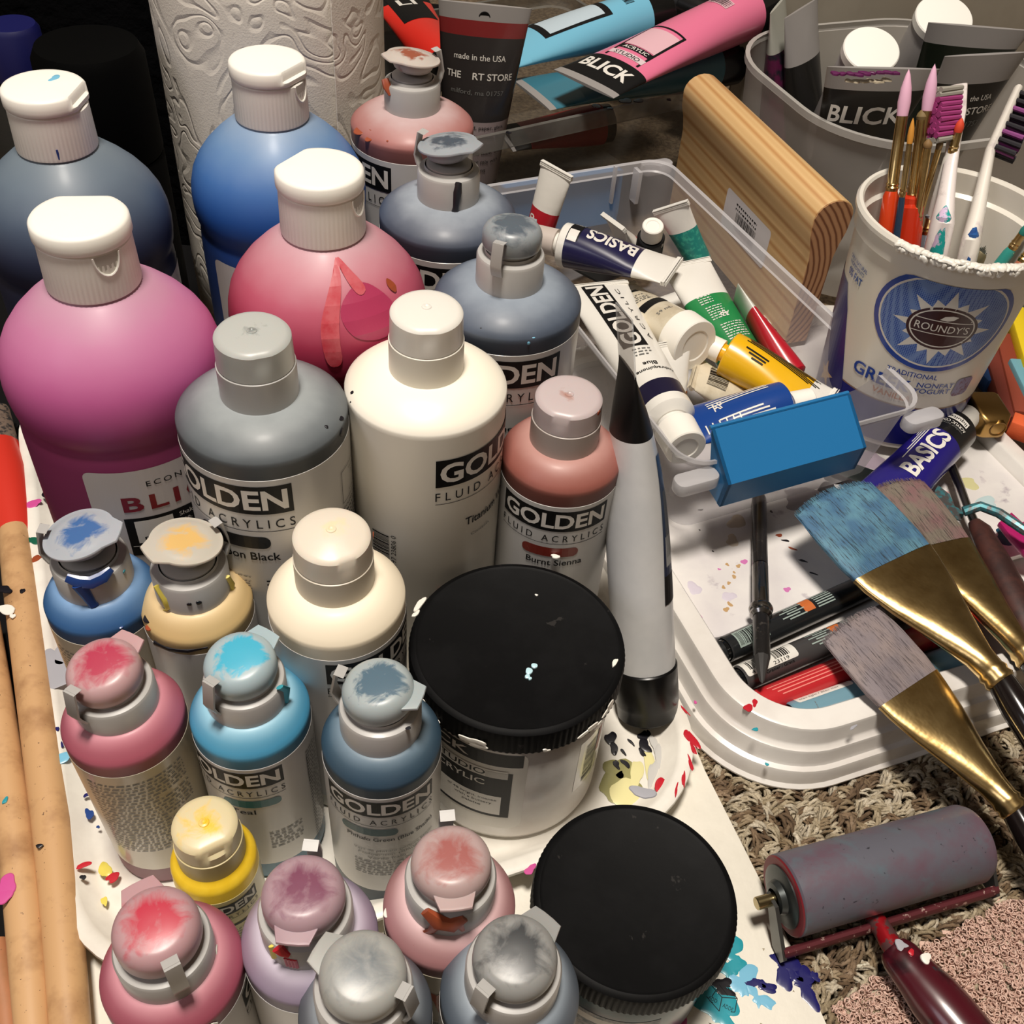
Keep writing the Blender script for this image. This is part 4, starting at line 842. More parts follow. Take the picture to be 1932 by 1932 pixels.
# 10 white tube with barcode
tube(A(1400, 768, 48), A(1312, 702, 66), 12, 'white tube printed with a barcode under the yellow tube', [(1, crm)], wend=17, caplen=0, items=barcode(-8, 18, 16, 12) + [T_('0', 9, 27, 2, 2.4)], crimp=2)
# 11 yellow tube
yel = M('yellow_tube_laminate', (232, 178, 18), .3, coat=.35)
tube(A(1378, 672, 72), A(1560, 762, 66), 15, 'yellow tube with black print lying across the clear box', [(.8, yel), (1, white_t)], wend=16, caplen=12, capr=7.5, crimp=2,
     items=[R_(-12 + 1.6 * i, 6 + (i % 3), .8, 50 - 3 * (i % 4), INK) for i in range(7)] + [R_(3 + 2.2 * i, 8 + 3 * i, 1.1, 16 - 4 * i, INK) for i in range(3)])
# 12 red tube edge-on
tube(A(1495, 705, 55), A(1388, 556, 76), 9, 'red tube with silver-white folded end along the right wall of the clear box', [(.72, redl), (1, M('pale_foil', (205, 206, 196), .35))], wend=14, caplen=0, roll=70, items=[R_(-8, 20 + 9 * i, 14, 1.6, M('pink_print', (225, 130, 135), .4)) for i in range(5)])
# 13 blue tube
blu = M('royal_blue_laminate', (26, 66, 140), .22, coat=.5)
tube(A(1472, 768, 80), A(1288, 808, 76), 14.5, 'royal blue tube with white print and white cap behind the blue handle', [(1, blu)], wend=16, caplen=14, capr=7.5, items=[T_('AP', 0, 42, 7, 6, WHT, .15, 1, -80)] + [R_(-11 + 2.2 * i, 10 + 3 * (i % 3), 1.0, 26 - 4 * (i % 2), WHT) for i in range(3)] + [R_(4 + 2.1 * i, 8, .9, 36, WHT) for i in range(3)] + [R_(-13, 30 + 4 * i, 7, .8, WHT) for i in range(8)], crimp=2)
# 14 white tube low at front of box, 15 filler dark tube
tube(A(1205, 480, 30), A(1105, 520, 40), 11, 'black tube low down under the navy tube', [(1, M('black_tube_laminate', (24, 24, 24), .3))], caplen=10)
tube(A(1330, 560, 36), A(1245, 590, 40), 11, 'plain white tube half buried beside the green tube', [(1, white_t)], caplen=8)

# big grey-white tube standing on its black cap
ctr = A(1222, 1345, 3); topp = A(1183, 690, 168)
ax = (topp - ctr).normalized(); P0 = ctr + ax * 30
gt = M('pale_grey_tube', (196, 197, 198), .34, coat=.2, var=((206, 206, 206), .02, .4, .6), bump=(.03, .2, 2))
side_dir = Vector((1, .1, 0))
L = (topp - P0).length
e = tube(P0, topp, 15.5, 'tall pale grey tube standing on its black cap beside the largest black-lidded jar', [(.80, gt), (1, M('black_tube_end', (8, 8, 9), .5, spec=.25))], up=side_dir, wend=24, caplen=0, thick=.7, pe=4, shoulder=.6, neck=0, capr=15,
         items=[R_(-15, L * .34, 13, L * .40, M('navy_label', (22, 34, 62), .35)), R_(-13, L * .37, 9, L * .10, M('grey_label_panel', (150, 150, 150), .4)), R_(-15, L * .24, 13, L * .10, INK)] + [R_(-12 + 1.1 * i, L * .40, .5, L * .22, GREYT) for i in range(7)])
g = G(); lathe(g, [(0, -30.5), (14, -30.5), (15.6, -29), (15.8, -22), (16.4, -21), (16.4, -1.2), (15.6, -.2), (14.6, .1)], M('glossy_black_cap', (8, 8, 9), .3, spec=.35), 56); g.obj('cap', e)
g = G(); rg = random.Random(6)
for k in range(14):
    z = L * rg.uniform(.1, .62); a = rg.uniform(.9, 2.4); p = Vector((15.6 * math.cos(a), 15.6 * math.sin(a) * (1 - (z / L) ** 1.5 * .5), z))
fin = M('clear_crimp_film', (200, 200, 200), .2)
g = G(); box(g, (0, 0, L + 12), (46, .8, 26), MCLEAR('clear_fin', (200, 202, 202), .4, .1)); g.obj('clear_crimp', e)

# ------------------------------------------------------------------ clear box with blue handles
def rr3(w, l, r, z, cx=0, cy=0, n=7): return [(x, y, z) for x, y in rrect(w, l, r, n, cx, cy)]
def clear_box():
    C = (A(1300, 300, 88) + A(1690, 770, 88) + A(1250, 885, 88) + A(930, 345, 88)) / 4; C.z = 0
    m_ = MCLEAR('frosted_polypropylene', (206, 204, 208), .34, .28, cloud=.01); rimm = MCLEAR('frosted_rim', (205, 203, 206), .62, .25)
    e = empty('storage_box', C, 'frosted clear box with blue end handles full of small paint tubes', 'box', rot=(0, 0, ANG)); W, L = 156, 306; zt = 88; zb = 24
    g = G(); loft(g, [rr3(W - 22, L - 22, 10, zb), rr3(W - 18, L - 18, 12, zb + 3), rr3(W - 2, L - 2, 16, zt - 8)], m_, cap1=False); g.obj('box_shell', e, 50)
    g = G(); loft(g, [rr3(W - 2, L - 2, 16, zt - 8), rr3(W, L, 16, zt - 7), rr3(W + 1, L + 1, 17, zt - 1), rr3(W + 5, L + 5, 18, zt), rr3(W + 6, L + 6, 18, zt - 2)], rimm, cap0=False, cap1=False); g.obj('rim', e, 40)
    for nm, sy in (('near', -1), ('far', 1)):
        for sx in (-1, 1):
            g = G(); T = Matrix.Translation((sx * (W / 2 - 10), sy * (L / 2 + 4), zt - 9))
            prism(g, rrect(26, 11, 4.5, 4, sx * 8, sy * 1), -4, 4, rimm, T=T, bev=1.2); g.obj('latch_tab', e)
    g = G(); box(g, (W / 2 - 26, L / 2 - 8, zt - 14), (3, 9, 26), rimm, bev=.6); box(g, (W / 2 - 44, L / 2 - 5, zt - 12), (2, 3, 30), rimm, bev=.5); g.obj('guide_rib', e)
    hb = M('blue_handle_plastic', (30, 112, 170), .42, bump=(.5, .06, .3))
    def handle(sy, flip=0):
        g = G(); y = sy * L / 2; x0, x1 = (-63, 27) if sy < 0 else (-52, 46); rings = []
        pr = [(y - sy * 8, zt + 13), (y + sy * 16, zt - 6), (y + sy * 14, zt - 24), (y + sy * 11, zt - 24), (y + sy * 12.5, zt - 8), (y - sy * 8, zt + 9.5)]
        if sy > 0: pr = [(y + 3, zt - 6), (y + 13, zt - 7), (y + 4, zt - 50), (y + 2.5, zt - 49), (y + 10, zt - 9), (y + 3, zt - 8)]
        for x in (x0, x1): rings.append([(x, a, b) for a, b in pr])
        loft(g, rings, hb)
        for x in (x0 + 1, x1 - 1):
            q = [(a, b) for a, b in pr[:3]] + [(y + sy * 2, zt - 22 if sy < 0 else zt - 40)]
            loft(g, [[(x - 1, a, b) for a, b in q], [(x + 1, a, b) for a, b in q]], hb)
        if sy < 0: pipe(g, [(x0, y - sy * 8 + 2, zt + 12.5), (x1, y - sy * 8 + 2, zt + 12.5)], 1.3, hb, 8)
        g.obj('handle', e, 30)
    handle(-1); handle(1)
clear_box()

# ------------------------------------------------------------------ right white tray with markers
AR = R(24)
def tray_right():
    C0 = A(1290, 1360, -8); C0 = Vector((122, 268, ZF)); e = empty('palette_tray', C0, 'white stepped plastic palette tray holding brushes, knives and markers', 'tray', rot=(0, 0, AR))
    mt = M('palette_white_plastic', (232, 228, 222), .3, coat=.25, var=((214, 208, 202), .02, .4, .7)); W, L = 300, 345; r = 58
    def ring(ins, z): return [(x, y, z) for x, y in rrect(W - 2 * ins, L - 2 * ins, max(5, r - ins), 14, W / 2, L / 2)]
    g = G(); H = 36
    loft(g, [ring(-1, 0), ring(-1, 1), ring(1, 2.5), ring(2, 10), ring(2.6, 11.4), ring(5, 12.4), ring(5.8, 14), ring(6.6, 21), ring(7.2, 22.4), ring(9.4, 23.4), ring(10.2, 25), ring(11, H - 2), ring(11.6, H - .6), ring(13, H), ring(23, H), ring(24, H - 1), ring(26, H - 14), ring(28, H - 15.5)], mt, cap0=False)
    g.obj('tray_body', e, 40)
    # palette board over the far part of the well
    g = G(); bm_ = M('palette_board', (228, 224, 220), .32, coat=.2, var=(((206, 200, 202), .015, .4, .7), ((170, 160, 168), .05, .62, .72)))
    prism(g, rrect(W - 52, L - 26 - 84, 4, 4, W / 2, (L - 26 + 84) / 2), H - 12, H - 8, bm_, bev=.6); g.obj('palette_board', e)
    Rm = Matrix.Rotation(-AR, 4, 'Z'); g = G(); rg = random.Random(21); zz = H - 8 + ZF
    def s(px, py, r, m_, el=1, an=0, jag=.4, z=zz): splat(g, Rm @ (at(px, py, z) - C0), r, m_, rg, .1, el, an, jag=jag)
    lt = paint('coffee', (196, 182, 166)); pk = paint('pink', (206, 120, 178)); pl = paint('lilac', (212, 204, 216)); gy = paint('ash', (150, 142, 144)); gd = paint('charcoal', (70, 64, 66)); pt = paint('pale_teal', (186, 206, 208))
    for a in ((1390, 985, 6, lt), (1382, 1020, 5, lt, .8), (1404, 1060, 2, pk), (1357, 1074, .9, pk), (1485, 1112, 2, pk), (1318, 1165, 2.4, pk, 1, 0, .2, 24), (1375, 1100, 1.2, TANP), (1385, 1088, 1.4, TANP), (1393, 1068, 1.5, TANP), (1372, 1065, 1.2, TANP), (1377, 1140, 2, TANP, .6), (1370, 1150, 1.8, TANP), (1365, 1108, 1.2, TANP), (1385, 1080, .9, TANP), (1310, 1110, 4.5, pl), (1375, 1125, 4, pl),
              (1560, 920, 5, gd, 1.4), (1575, 905, 4, gd, 1.6), (1545, 935, 4, gy, 1.6), (1490, 928, 3, gy, 1.2), (1600, 885, 4, gy), (1640, 870, 9, paint('mauve', (184, 168, 182)), 1.5), (1520, 940, 8, gy, 2.2), (1455, 965, 1, gd), (1322, 962, .8, gd, 2), (1345, 1040, .7, gd), (1320, 1000, .6, gd), (1470, 1010, 1.2, BRNP, 2), (1482, 1020, 1, BLKP, 2.5, -.6), (1495, 1035, 1, BRNP, 2.5, -.8), (1515, 1058, .9, BLKP, 3, -.8), (1535, 1082, .8, BLKP, 3, -.8), (1340, 870, 2, gy),
              (1840, 1070, 4, paint('sea_green', (30, 150, 140)), 1.2, .3), (1825, 912, 5, paint('pale_olive', (205, 200, 150)), 1.6, -.3), (1860, 950, 5, pt, 2, .1), (1785, 930, 1.6, paint('pale_red', (215, 170, 170)), 1.5, .6), (1880, 820, 1.2, lt), (1900, 1012, 7, paint('dark_teal', (18, 66, 90)), 1.2, -.7)): s(*a)
    o = g.obj('paint_stain', e); o['kind'] = 'stuff'
    g = G()
    for px, py, r, m_, el, an, z in ((1412, 1335, 1.8, REDP, 1.6, .5, 28), (1424, 1326, 1.4, REDP, 1.8, .8, 28), (1447, 1442, 1, TEALP, 1, 0, 8), (1312, 1325, 1.2, MAGP, .6, 0, 12), (1425, 1376, .9, TEALP, 2, 0, 28), (1610, 1372, .8, GRYP, 3, .2, 28)): splat(g, Rm @ (at(px, py, z) - C0), r, m_, rg, .25, el, an)
    o = g.obj('paint_speck', e); o['kind'] = 'stuff'
tray_right()
# grey lid beyond the tray + clear strip
g = G(); prism(g, rrect(260, 330, 12, 5), 0, 6, M('grey_lid_plastic', (142, 134, 122), .45), bev=1)
o = g.obj('container_lid'); o.location = Vector((466, 540, 6)) * MM; o.rotation_euler = (0, 0, R(14)); tag(o, 'flat grey plastic lid past the right edge of the palette tray', 'lid')
g = G(); prism(g, rrect(256, 326, 12, 5), 0, 12, M('dark_storage_case', (40, 36, 32), .5), bev=1)
o = g.obj('storage_case'); o.location = Vector((466, 540, -7)) * MM; o.rotation_euler = (0, 0, R(14)); tag(o, 'dark shallow case under the grey plastic lid', 'case')

def marker(pxa, pya, pxb, pyb, z, r, label, bodym, capm, items=(), tail=0):
    a = A(pxa, pya, z); b = A(pxb, pyb, z); Z = b - a; e = empty('paint_marker', a, label, 'marker', 'markers in the palette tray' if False else None, mat4=frame(a, Z)); L = Z.length
    g = G(); lathe(g, [(0, -8), (r * .55, -8), (r * .9, -7), (r * .95, -3)], capm, 32); lathe(g, [(r * .95, -3), (r * .82, -2), (r * .82, 0)], M('marker_gloss_black', (16, 17, 18), .15, coat=.5), 32); g.obj('end_plug', e)
    g = G(); lathe(g, [(r * .9, 0), (r, .6), (r, L - 30), (r * .98, L - 29.6)], bodym, 40); g.obj('barrel', e)
    g = G(); lathe(g, [(r * .98, L - 29.6), (r * 1.03, L - 29), (r * 1.03, L - 1), (r * .9, L), (0, L)], capm, 40); g.obj('cap', e)
    if items: ink(items, lambda x, y, o: Vector((-(r + o) * math.sin(x / r), (r + o) * math.cos(x / r), y)), e, cut=1.5, off=.12)
GP = M('pale_green_print', (150, 165, 158), .5); OP = M('orange_print', (196, 104, 48), .5); WP = M('white_marker_label', (225, 222, 214), .4)
mk_items = lambda off: [R_(-5 + 1.5 * i, off + 4 * (i % 2), .7, 12, GP) for i in range(6)] + [R_(-5, off + 15, 8, 7, OP)] + [R_(-5 + 1.5 * i, off + 24, .7, 12, GP) for i in range(6)] + [R_(-5, off + 14, .3, 1, GP)]
dk = M('marker_black_barrel', (30, 32, 34), .3, coat=.4); dgy = M('marker_grey_barrel', (66, 64, 64), .3, coat=.4); rdb = M('marker_red_barrel', (190, 40, 46), .35, coat=.3); blb = M('marker_blue_barrel', (112, 150, 166), .35, coat=.3)
marker(1368, 1226, 1760, 1050, 20, 7.2, 'black paint marker, rearmost of the four in the white palette tray', dk, dk, barcode(-3, 6, 18, 8, INK, True, GP) + mk_items(36))
marker(1396, 1282, 1800, 1108, 20, 7.2, 'dark grey paint marker with white barcode label in the palette tray', dgy, dgy, [R_(-7, 1, 11, 33, WP, 1.5), R_(-7.5, 1, 2, 32, WP)] + barcode(-5, 4, 10, 6, INK, True) + barcode(-5, 20, 10, 6, INK, True) + [tz('4 041', 3.4, 4, 9, 1.8, INK, 0, 90), tz('23119', 3.4, 18, 10, 1.8, INK, 0, 90), tz('Granier / Grava', 6, 12, 18, 1.6, INK, 0, 90)] + mk_items(44))
marker(1422, 1332, 1820, 1172, 20, 7.2, 'red paint marker with fine print in the palette tray', rdb, rdb, micro(-4, 12, .1, 1, 1) + [R_(-3 + 1.9 * i, 8 + 2 * i, .6, 62 - 6 * i, M('pale_red_print', (230, 130, 120), .5)) for i in range(4)])
marker(1492, 1352, 1830, 1232, 19, 7.2, 'light blue paint marker nearest the rounded tray corner', blb, blb, [R_(-8, 4, 6, 34, WP, 1.5), tz('blau light / Bleu clair', -3.2, 6, 24, 1.6, INK, 0, 90)] + micro(0, 12, 4, 1, 1))
# clutch holder (black charcoal holder)
def holder():
    a = A(1432, 935, 25); b = A(1438, 1290, 36); Z = b - a; L = Z.length; e = empty('charcoal_holder', a, 'black charcoal holder with steel clamp ring lying on the palette tray', 'holder', mat4=frame(a, Z))
    bk = M('worn_black_lacquer', (24, 22, 22), .35, coat=.3, var=((60, 56, 52), .4, .62, .68)); st = M('steel_clamp', (150, 148, 146), .2, 1); r = 4.3
    g = G(); lathe(g, [(0, 0), (r * .6, .5), (r * .95, 2.5), (r, 5), (r, L * .42)], bk, 28); g.obj('barrel', e)
    g = G(); lathe(g, [(r * .9, L * .42), (r * 1.04, L * .425), (r * 1.04, L * .63), (r * .9, L * .64)], st, 28); box(g, (0, r * .9, L * .5), (2.2, 1.2, 18), M('dark_slot', (30, 30, 34), .4)); g.obj('clamp', e)
    g = G(); lathe(g, [(r, L * .635), (r * 1.4, L * .64), (r * 1.5, L * .65), (r * 1.4, L * .66), (r * 1.1, L * .665), (r * 1.35, L * .67), (r * 1.35, L * .68), (r, L * .69)], st, 32); g.obj('clamp_ring', e)
    g = G(); lathe(g, [(r * .9, L * .68), (r * 1.02, L * .7), (r * 1.02, L * .88), (r * 1.0, L * .885)], bk, 20); g.obj('sleeve', e)
    g = G(); lathe(g, [(r, L * .885), (r * .9, L * .9), (r * .3, L * .985), (0, L)], M('charcoal_lead', (48, 46, 45), .6), 10); g.obj('lead', e, 20)
holder()

# ------------------------------------------------------------------ brushes
gold = M('brass_ferrule', (214, 186, 130), .26, 1, bump=(.04, .5, 1.2), var=((184, 154, 100), .05, .4, .65))
def flat_brush(A_, B_, C_, D_, ring, end, label, bcol, bcol2, thick=6.5, rr=7, handm=None, nst=1100, curve=.14, darkstreak=(40, 50, 60)):
    """A,B tip corners; D,C ferrule-edge corners; ring = where ferrule meets handle; end = handle end. all world mm"""
    mid0 = (C_ + D_) / 2; tip = (A_ + B_) / 2; axis = (mid0 - ring); Lf = axis.length; axis.normalize()
    wd = (C_ - D_); wd = wd - axis * wd.dot(axis); W = wd.length; wd.normalize(); up = axis.cross(wd); 
    if up.z < 0: up = -up
    e = empty('paint_brush', ring, label, 'brush', mat4=frame(ring, axis, up))   # local z towards bristles
    g = G(); rings = []
    for t, a, b, ex in ((0, rr, rr, 1), (.02, rr * 1.12, rr * 1.12, 1), (.05, rr, rr, 1), (.07, rr * 1.12, rr * 1.12, 1), (.1, rr, rr, 1), (.2, rr * 1.12, rr * .97, 1), (.45, rr + (W / 2 - rr) * .38, rr * .85, .95), (.7, rr + (W / 2 - rr) * .74, rr * .66, .85), (.9, W / 2 * .96, thick / 2, .7), (1, W / 2, thick / 2, .6)):
        rings.append(sup(a, b, Lf * t, 48, ex))
    loft(g, rings, gold); g.obj('ferrule', e, 60)
    Lb = (tip - mid0).length
    mt = bpy.data.materials.new(label[:20] + ' hair'); mt.use_nodes = True; nt = mt.node_tree; b = nt.nodes['Principled BSDF']; vec = _coord(nt, (1, 1, .06)); f = _noise(nt, vec, 1.3, 4, .7)
    vec2 = _coord(nt); f2 = _noise(nt, vec2, .06, 2)
    c = _mix(nt, _ramp(nt, f2, [(.4, (0, 0, 0, 1)), (.62, (1, 1, 1, 1))]), lin(bcol), lin(bcol2)); c = _mix(nt, _ramp(nt, f, [(.36, (1, 1, 1, 1)), (.47, (0, 0, 0, 1))]), c, lin(darkstreak))
    nt.links.new(c, b.inputs['Base Color']); b.inputs['Roughness'].default_value = .6; _bump(nt, b, f, .6, .4)
    g = G(); rings = []
    for t, k, tk in ((-.05, .95, .8), (0, .97, .95), (.2, 1.02, 1.0), (.6, 1.03, .85), (.85, 1.0, .6), (.96, .96, .35)):
        rg_ = []
        for x, y, z in sup(W / 2 * k, thick / 2 * tk, 0, 60, .55):
            u = x / (W / 2); rg_.append((x, y, Lf + Lb * (t - curve * max(0, t) * u * u * .9)))
        rings.append(rg_)
    loft(g, rings, mt, cap0=False); g.obj('bristle_core', e, 60)
    rg = random.Random(len(label)); V = []; F = []
    for i in range(nst):
        u = rg.uniform(-1, 1); s_ = rg.choice((1, 1, 1, -1, .5, 0)); L_ = Lb * (1 - curve * u * u) * rg.uniform(.93, 1.03); r_ = rg.uniform(.14, .28); wob = rg.uniform(-1.2, 1.2); k0 = len(V)
        for j in range(5):
            t = j / 4; x = u * W / 2 * (.97 + .05 * math.sin(t * 3)) + wob * t * t; y = s_ * thick / 2 * (1 - t ** 2 * .72) * max(.2, (1 - abs(u) ** 6)) + rg.uniform(-.05, .15) * s_; z = Lf + L_ * t; rr_ = r_ * (1 - t * .6)
            for q in range(3): a = 2.09 * q; V.append(Vector((x + rr_ * math.cos(a), y + rr_ * math.sin(a), z)))
        for j in range(4):
            for q in range(3): q2 = (q + 1) % 3; F.append((k0 + j * 3 + q, k0 + j * 3 + q2, k0 + j * 3 + 3 + q2, k0 + j * 3 + 3 + q))
    g = G(); g.add(V, F, mt); o = g.obj('bristles', e, 180); o['kind'] = 'stuff'
    hm = handm or M('black_lacquer_handle', (22, 16, 16), .15, coat=.6)
    ev = (end - ring); Lh = ev.length; I = frame((0, 0, 0), axis, up).to_3x3().inverted(); dl = I @ (ev.normalized())
    g = G(); T = framem((0, 0, 0), dl, (0, 1, 0)); lathe(g, [(rr * .9, -2), (rr * .98, 2), (rr * 1.1, 14), (rr * 1.05, 34), (rr * .8, Lh * .5), (rr * .45, Lh - 2), (0, Lh)], hm, 32, T=T); g.obj('handle', e)
    return e
flat_brush(A(1475, 968, 52), A(1655, 900, 54), A(1748, 1022, 52), A(1617, 1105, 50), A(1890, 1288, 42), A(2080, 1600, 26), 'big flat brush with blue-stained bristles and brass ferrule on the palette tray', (66, 106, 138), (92, 138, 158), thick=7.5, rr=7.2, nst=1500, curve=.1)
flat_brush(A(1672, 912, 42), A(1765, 905, 42), A(1815, 1000, 40), A(1738, 1060, 40), A(1945, 1250, 34), A(2120, 1480, 28), 'flat brush with grey-brown bristles tucked behind the big blue-stained brush', (122, 112, 100), (128, 96, 96), thick=7, rr=6.5, nst=700, curve=.08, darkstreak=(70, 62, 58))
flat_brush(A(1545, 1205, 34), A(1650, 1158, 36), A(1765, 1262, 36), A(1660, 1338, 34), A(1915, 1530, 22), A(2050, 1760, 12), 'flat brush with mauve-grey bristles, nearest of the three brass brushes', (128, 118, 122), (140, 126, 124), thick=6.5, rr=6.6, nst=1200, curve=.06, darkstreak=(70, 62, 66))

# basics tube on the palette tray
bt = M('ultramarine_laminate', (34, 26, 112), .22, coat=.5)
tube(A(1798, 812, 40), A(1640, 968, 34), 14.5, 'ultramarine blue tube with large white lettering lying on the palette tray', [(.2, M('tube_black_band', (20, 20, 22), .3, coat=.4)), (.93, bt), (1, white_t)], wend=18, caplen=15, capr=8.5, neck=4, shoulder=2,
     items=[R_(-9, 3, 17, 4.6, WHT, .3), T_('liquitex', -8, 3.6, 15, 3.4, INK, .12, 1, 0), T_('ACRYLIC COLOR', -10, 9.2, 20, 2.4, WHT, .1), T_('couleur acrylique', -9, 12, 18, 2, GREYT), tz('BASICS', -6.5, 62, 41, 11.5, WHT, .3, -90)] + [R_(7 + 1.6 * i, 20, .7, 34 - 8 * i, WHT) for i in range(4)])
# palette knives
wd = M('worn_walnut_handle', (70, 38, 32), .5, var=((48, 26, 24), .1, .4, .6)); stl = M('stained_steel', (120, 118, 114), .28, 1); tstl = M('teal_stained_steel', (70, 130, 138), .35, .4, var=((90, 88, 88), .25, .45, .55))
e = empty('palette_knife', A(1855, 1000, 34), 'palette knife with dark wooden handle and cranked steel neck under the blue tube', 'palette knife')
O = A(1855, 1000, 34)
g = G(); pipe(g, [A(x, y, z) - O for x, y, z in ((1838, 985, 34), (1850, 1000, 34), (1880, 1060, 34), (1925, 1150, 33), (1970, 1240, 30), (1990, 1275, 29))], [4, 6.5, 8.5, 9.5, 8, 3], wd, 16, flat=.75); g.obj('handle', e)
g = G(); pipe(g, [A(x, y, z) - O for x, y, z in ((1842, 992, 34), (1825, 955, 34), (1812, 920, 33), (1796, 880, 31), (1780, 850, 30))], [2.6, 2.4, 2.6, 2.8, 2.6], stl, 10); g.obj('neck', e)
g = G(); pipe(g, [A(x, y, 29.5) - O for x, y in ((1785, 860), (1740, 900), (1650, 905), (1580, 878), (1558, 866))], [3, 6, 9, 7, 3], M('dark_stained_blade', (44, 50, 48), .4, .4, var=((30, 110, 100), .2, .62, .68)), 12, flat=.1); g.obj('blade', e)
e = empty('painting_knife', A(1830, 970, 40), 'teal-stained trowel painting knife with bent steel shank across the palette tray', 'palette knife'); O = A(1830, 970, 40)
g = G(); pipe(g, [A(x, y, z) - O for x, y, z in ((1818, 965, 40), (1850, 955, 44), (1885, 968, 46), (1932, 1000, 46), (1990, 1030, 44))], 3.0, tstl, 10); g.obj('shank', e)
g = G(); prism(g, [((A(x, y, 33) - O).x, (A(x, y, 33) - O).y) for x, y in ((1745, 965), (1768, 918), (1790, 935), (1800, 958), (1820, 968), (1812, 985), (1780, 975))], -6.5, -5.7, tstl); g.obj('blade', e)
# magenta scrap
g = G(); pts = [A(x, y, 30) for x, y in ((1882, 990), (1905, 972), (1925, 990), (1960, 985), (1965, 1060), (1932, 1050), (1905, 1020))]
prism(g, [(p.x, p.y) for p in pts][::-1], 28.4, 33, M('magenta_rubber', (168, 20, 96), .4, coat=.3), bev=1.2); o = g.obj('rubber_scrap'); tag(o, 'magenta rubbery scrap at the right edge of the palette tray', 'scrap')
# brass sharpener
e = empty('brass_sharpener', A(1850, 805, 30), 'brass pencil sharpener wedge behind the white cap of the blue tube', 'sharpener', rot=(0, 0, R(8)))
br = M('aged_brass', (176, 140, 84), .32, 1, bump=(.3, .15, .4)); g = G()
T = Matrix.Translation((0, 0, 9)) @ Matrix.Rotation(R(90), 4, 'X'); rings = [[(x, y, z) for x, y in rrect(w_, h_, 3, 5)] for w_, h_, z in ((20, 17, -14), (22, 18, -12), (22, 18, 8), (16, 14, 13), (14, 12, 14))]
loft(g, rings, br, T=T); g.obj('sharpener_body', e, 50)
g = G(); T2 = Matrix.Translation((2, -13.8, 10)) @ Matrix.Rotation(R(90), 4, 'X'); lathe(g, [(6.5, -1.2), (5.5, .6), (4.6, .4), (4.2, -6), (0, -9)], M('brass_bore', (110, 80, 40), .35, 1), 28, T=T2); g.obj('bore', e)

# pastels at the right edge
def stick(a, b, z, w_, label, c):
    a = A(*a, z); b = A(*b, z); Z = b - a; e = empty('pastel_stick', a, None, None, mat4=frame(a, Z)); g = G(); bpy.data.objects.remove(e)
    g = G(); prism(g, rrect(w_, w_, w_ * .12, 2), 0, Z.length, M(label[:14] + 'chalk', c, .8, bump=(.8, .3, .4)), bev=.5); o = g.obj('pastel_stick'); o.matrix_world = frame(a, Z); tag(o, label, 'pastel')
stick((1912, 590), (1945, 700), 34, 12, 'yellow square pastel stick beside the yogurt tub', (226, 196, 20))
stick((1915, 690), (1950, 762), 30, 12, 'pale blue square pastel stick below the yellow one', (110, 164, 178))
stick((1852, 620), (1905, 800), 24, 12, 'dark brick-red pastel stick, left one of two under the tub', (110, 42, 28))
stick((1888, 640), (1925, 790), 26, 12, 'brown-red pastel stick running beside the pale blue one', (134, 56, 34))
stick((1905, 800), (1990, 830), 30, 13, 'bright orange pastel stick at the right edge', (220, 96, 50))
stick((1845, 700), (1872, 728), 22, 11, 'deep blue pastel stub behind the brass sharpener', (20, 58, 110))
stick((1895, 540), (1935, 640), 22, 11, 'dark green pastel stick behind the yogurt tub', (24, 60, 44))

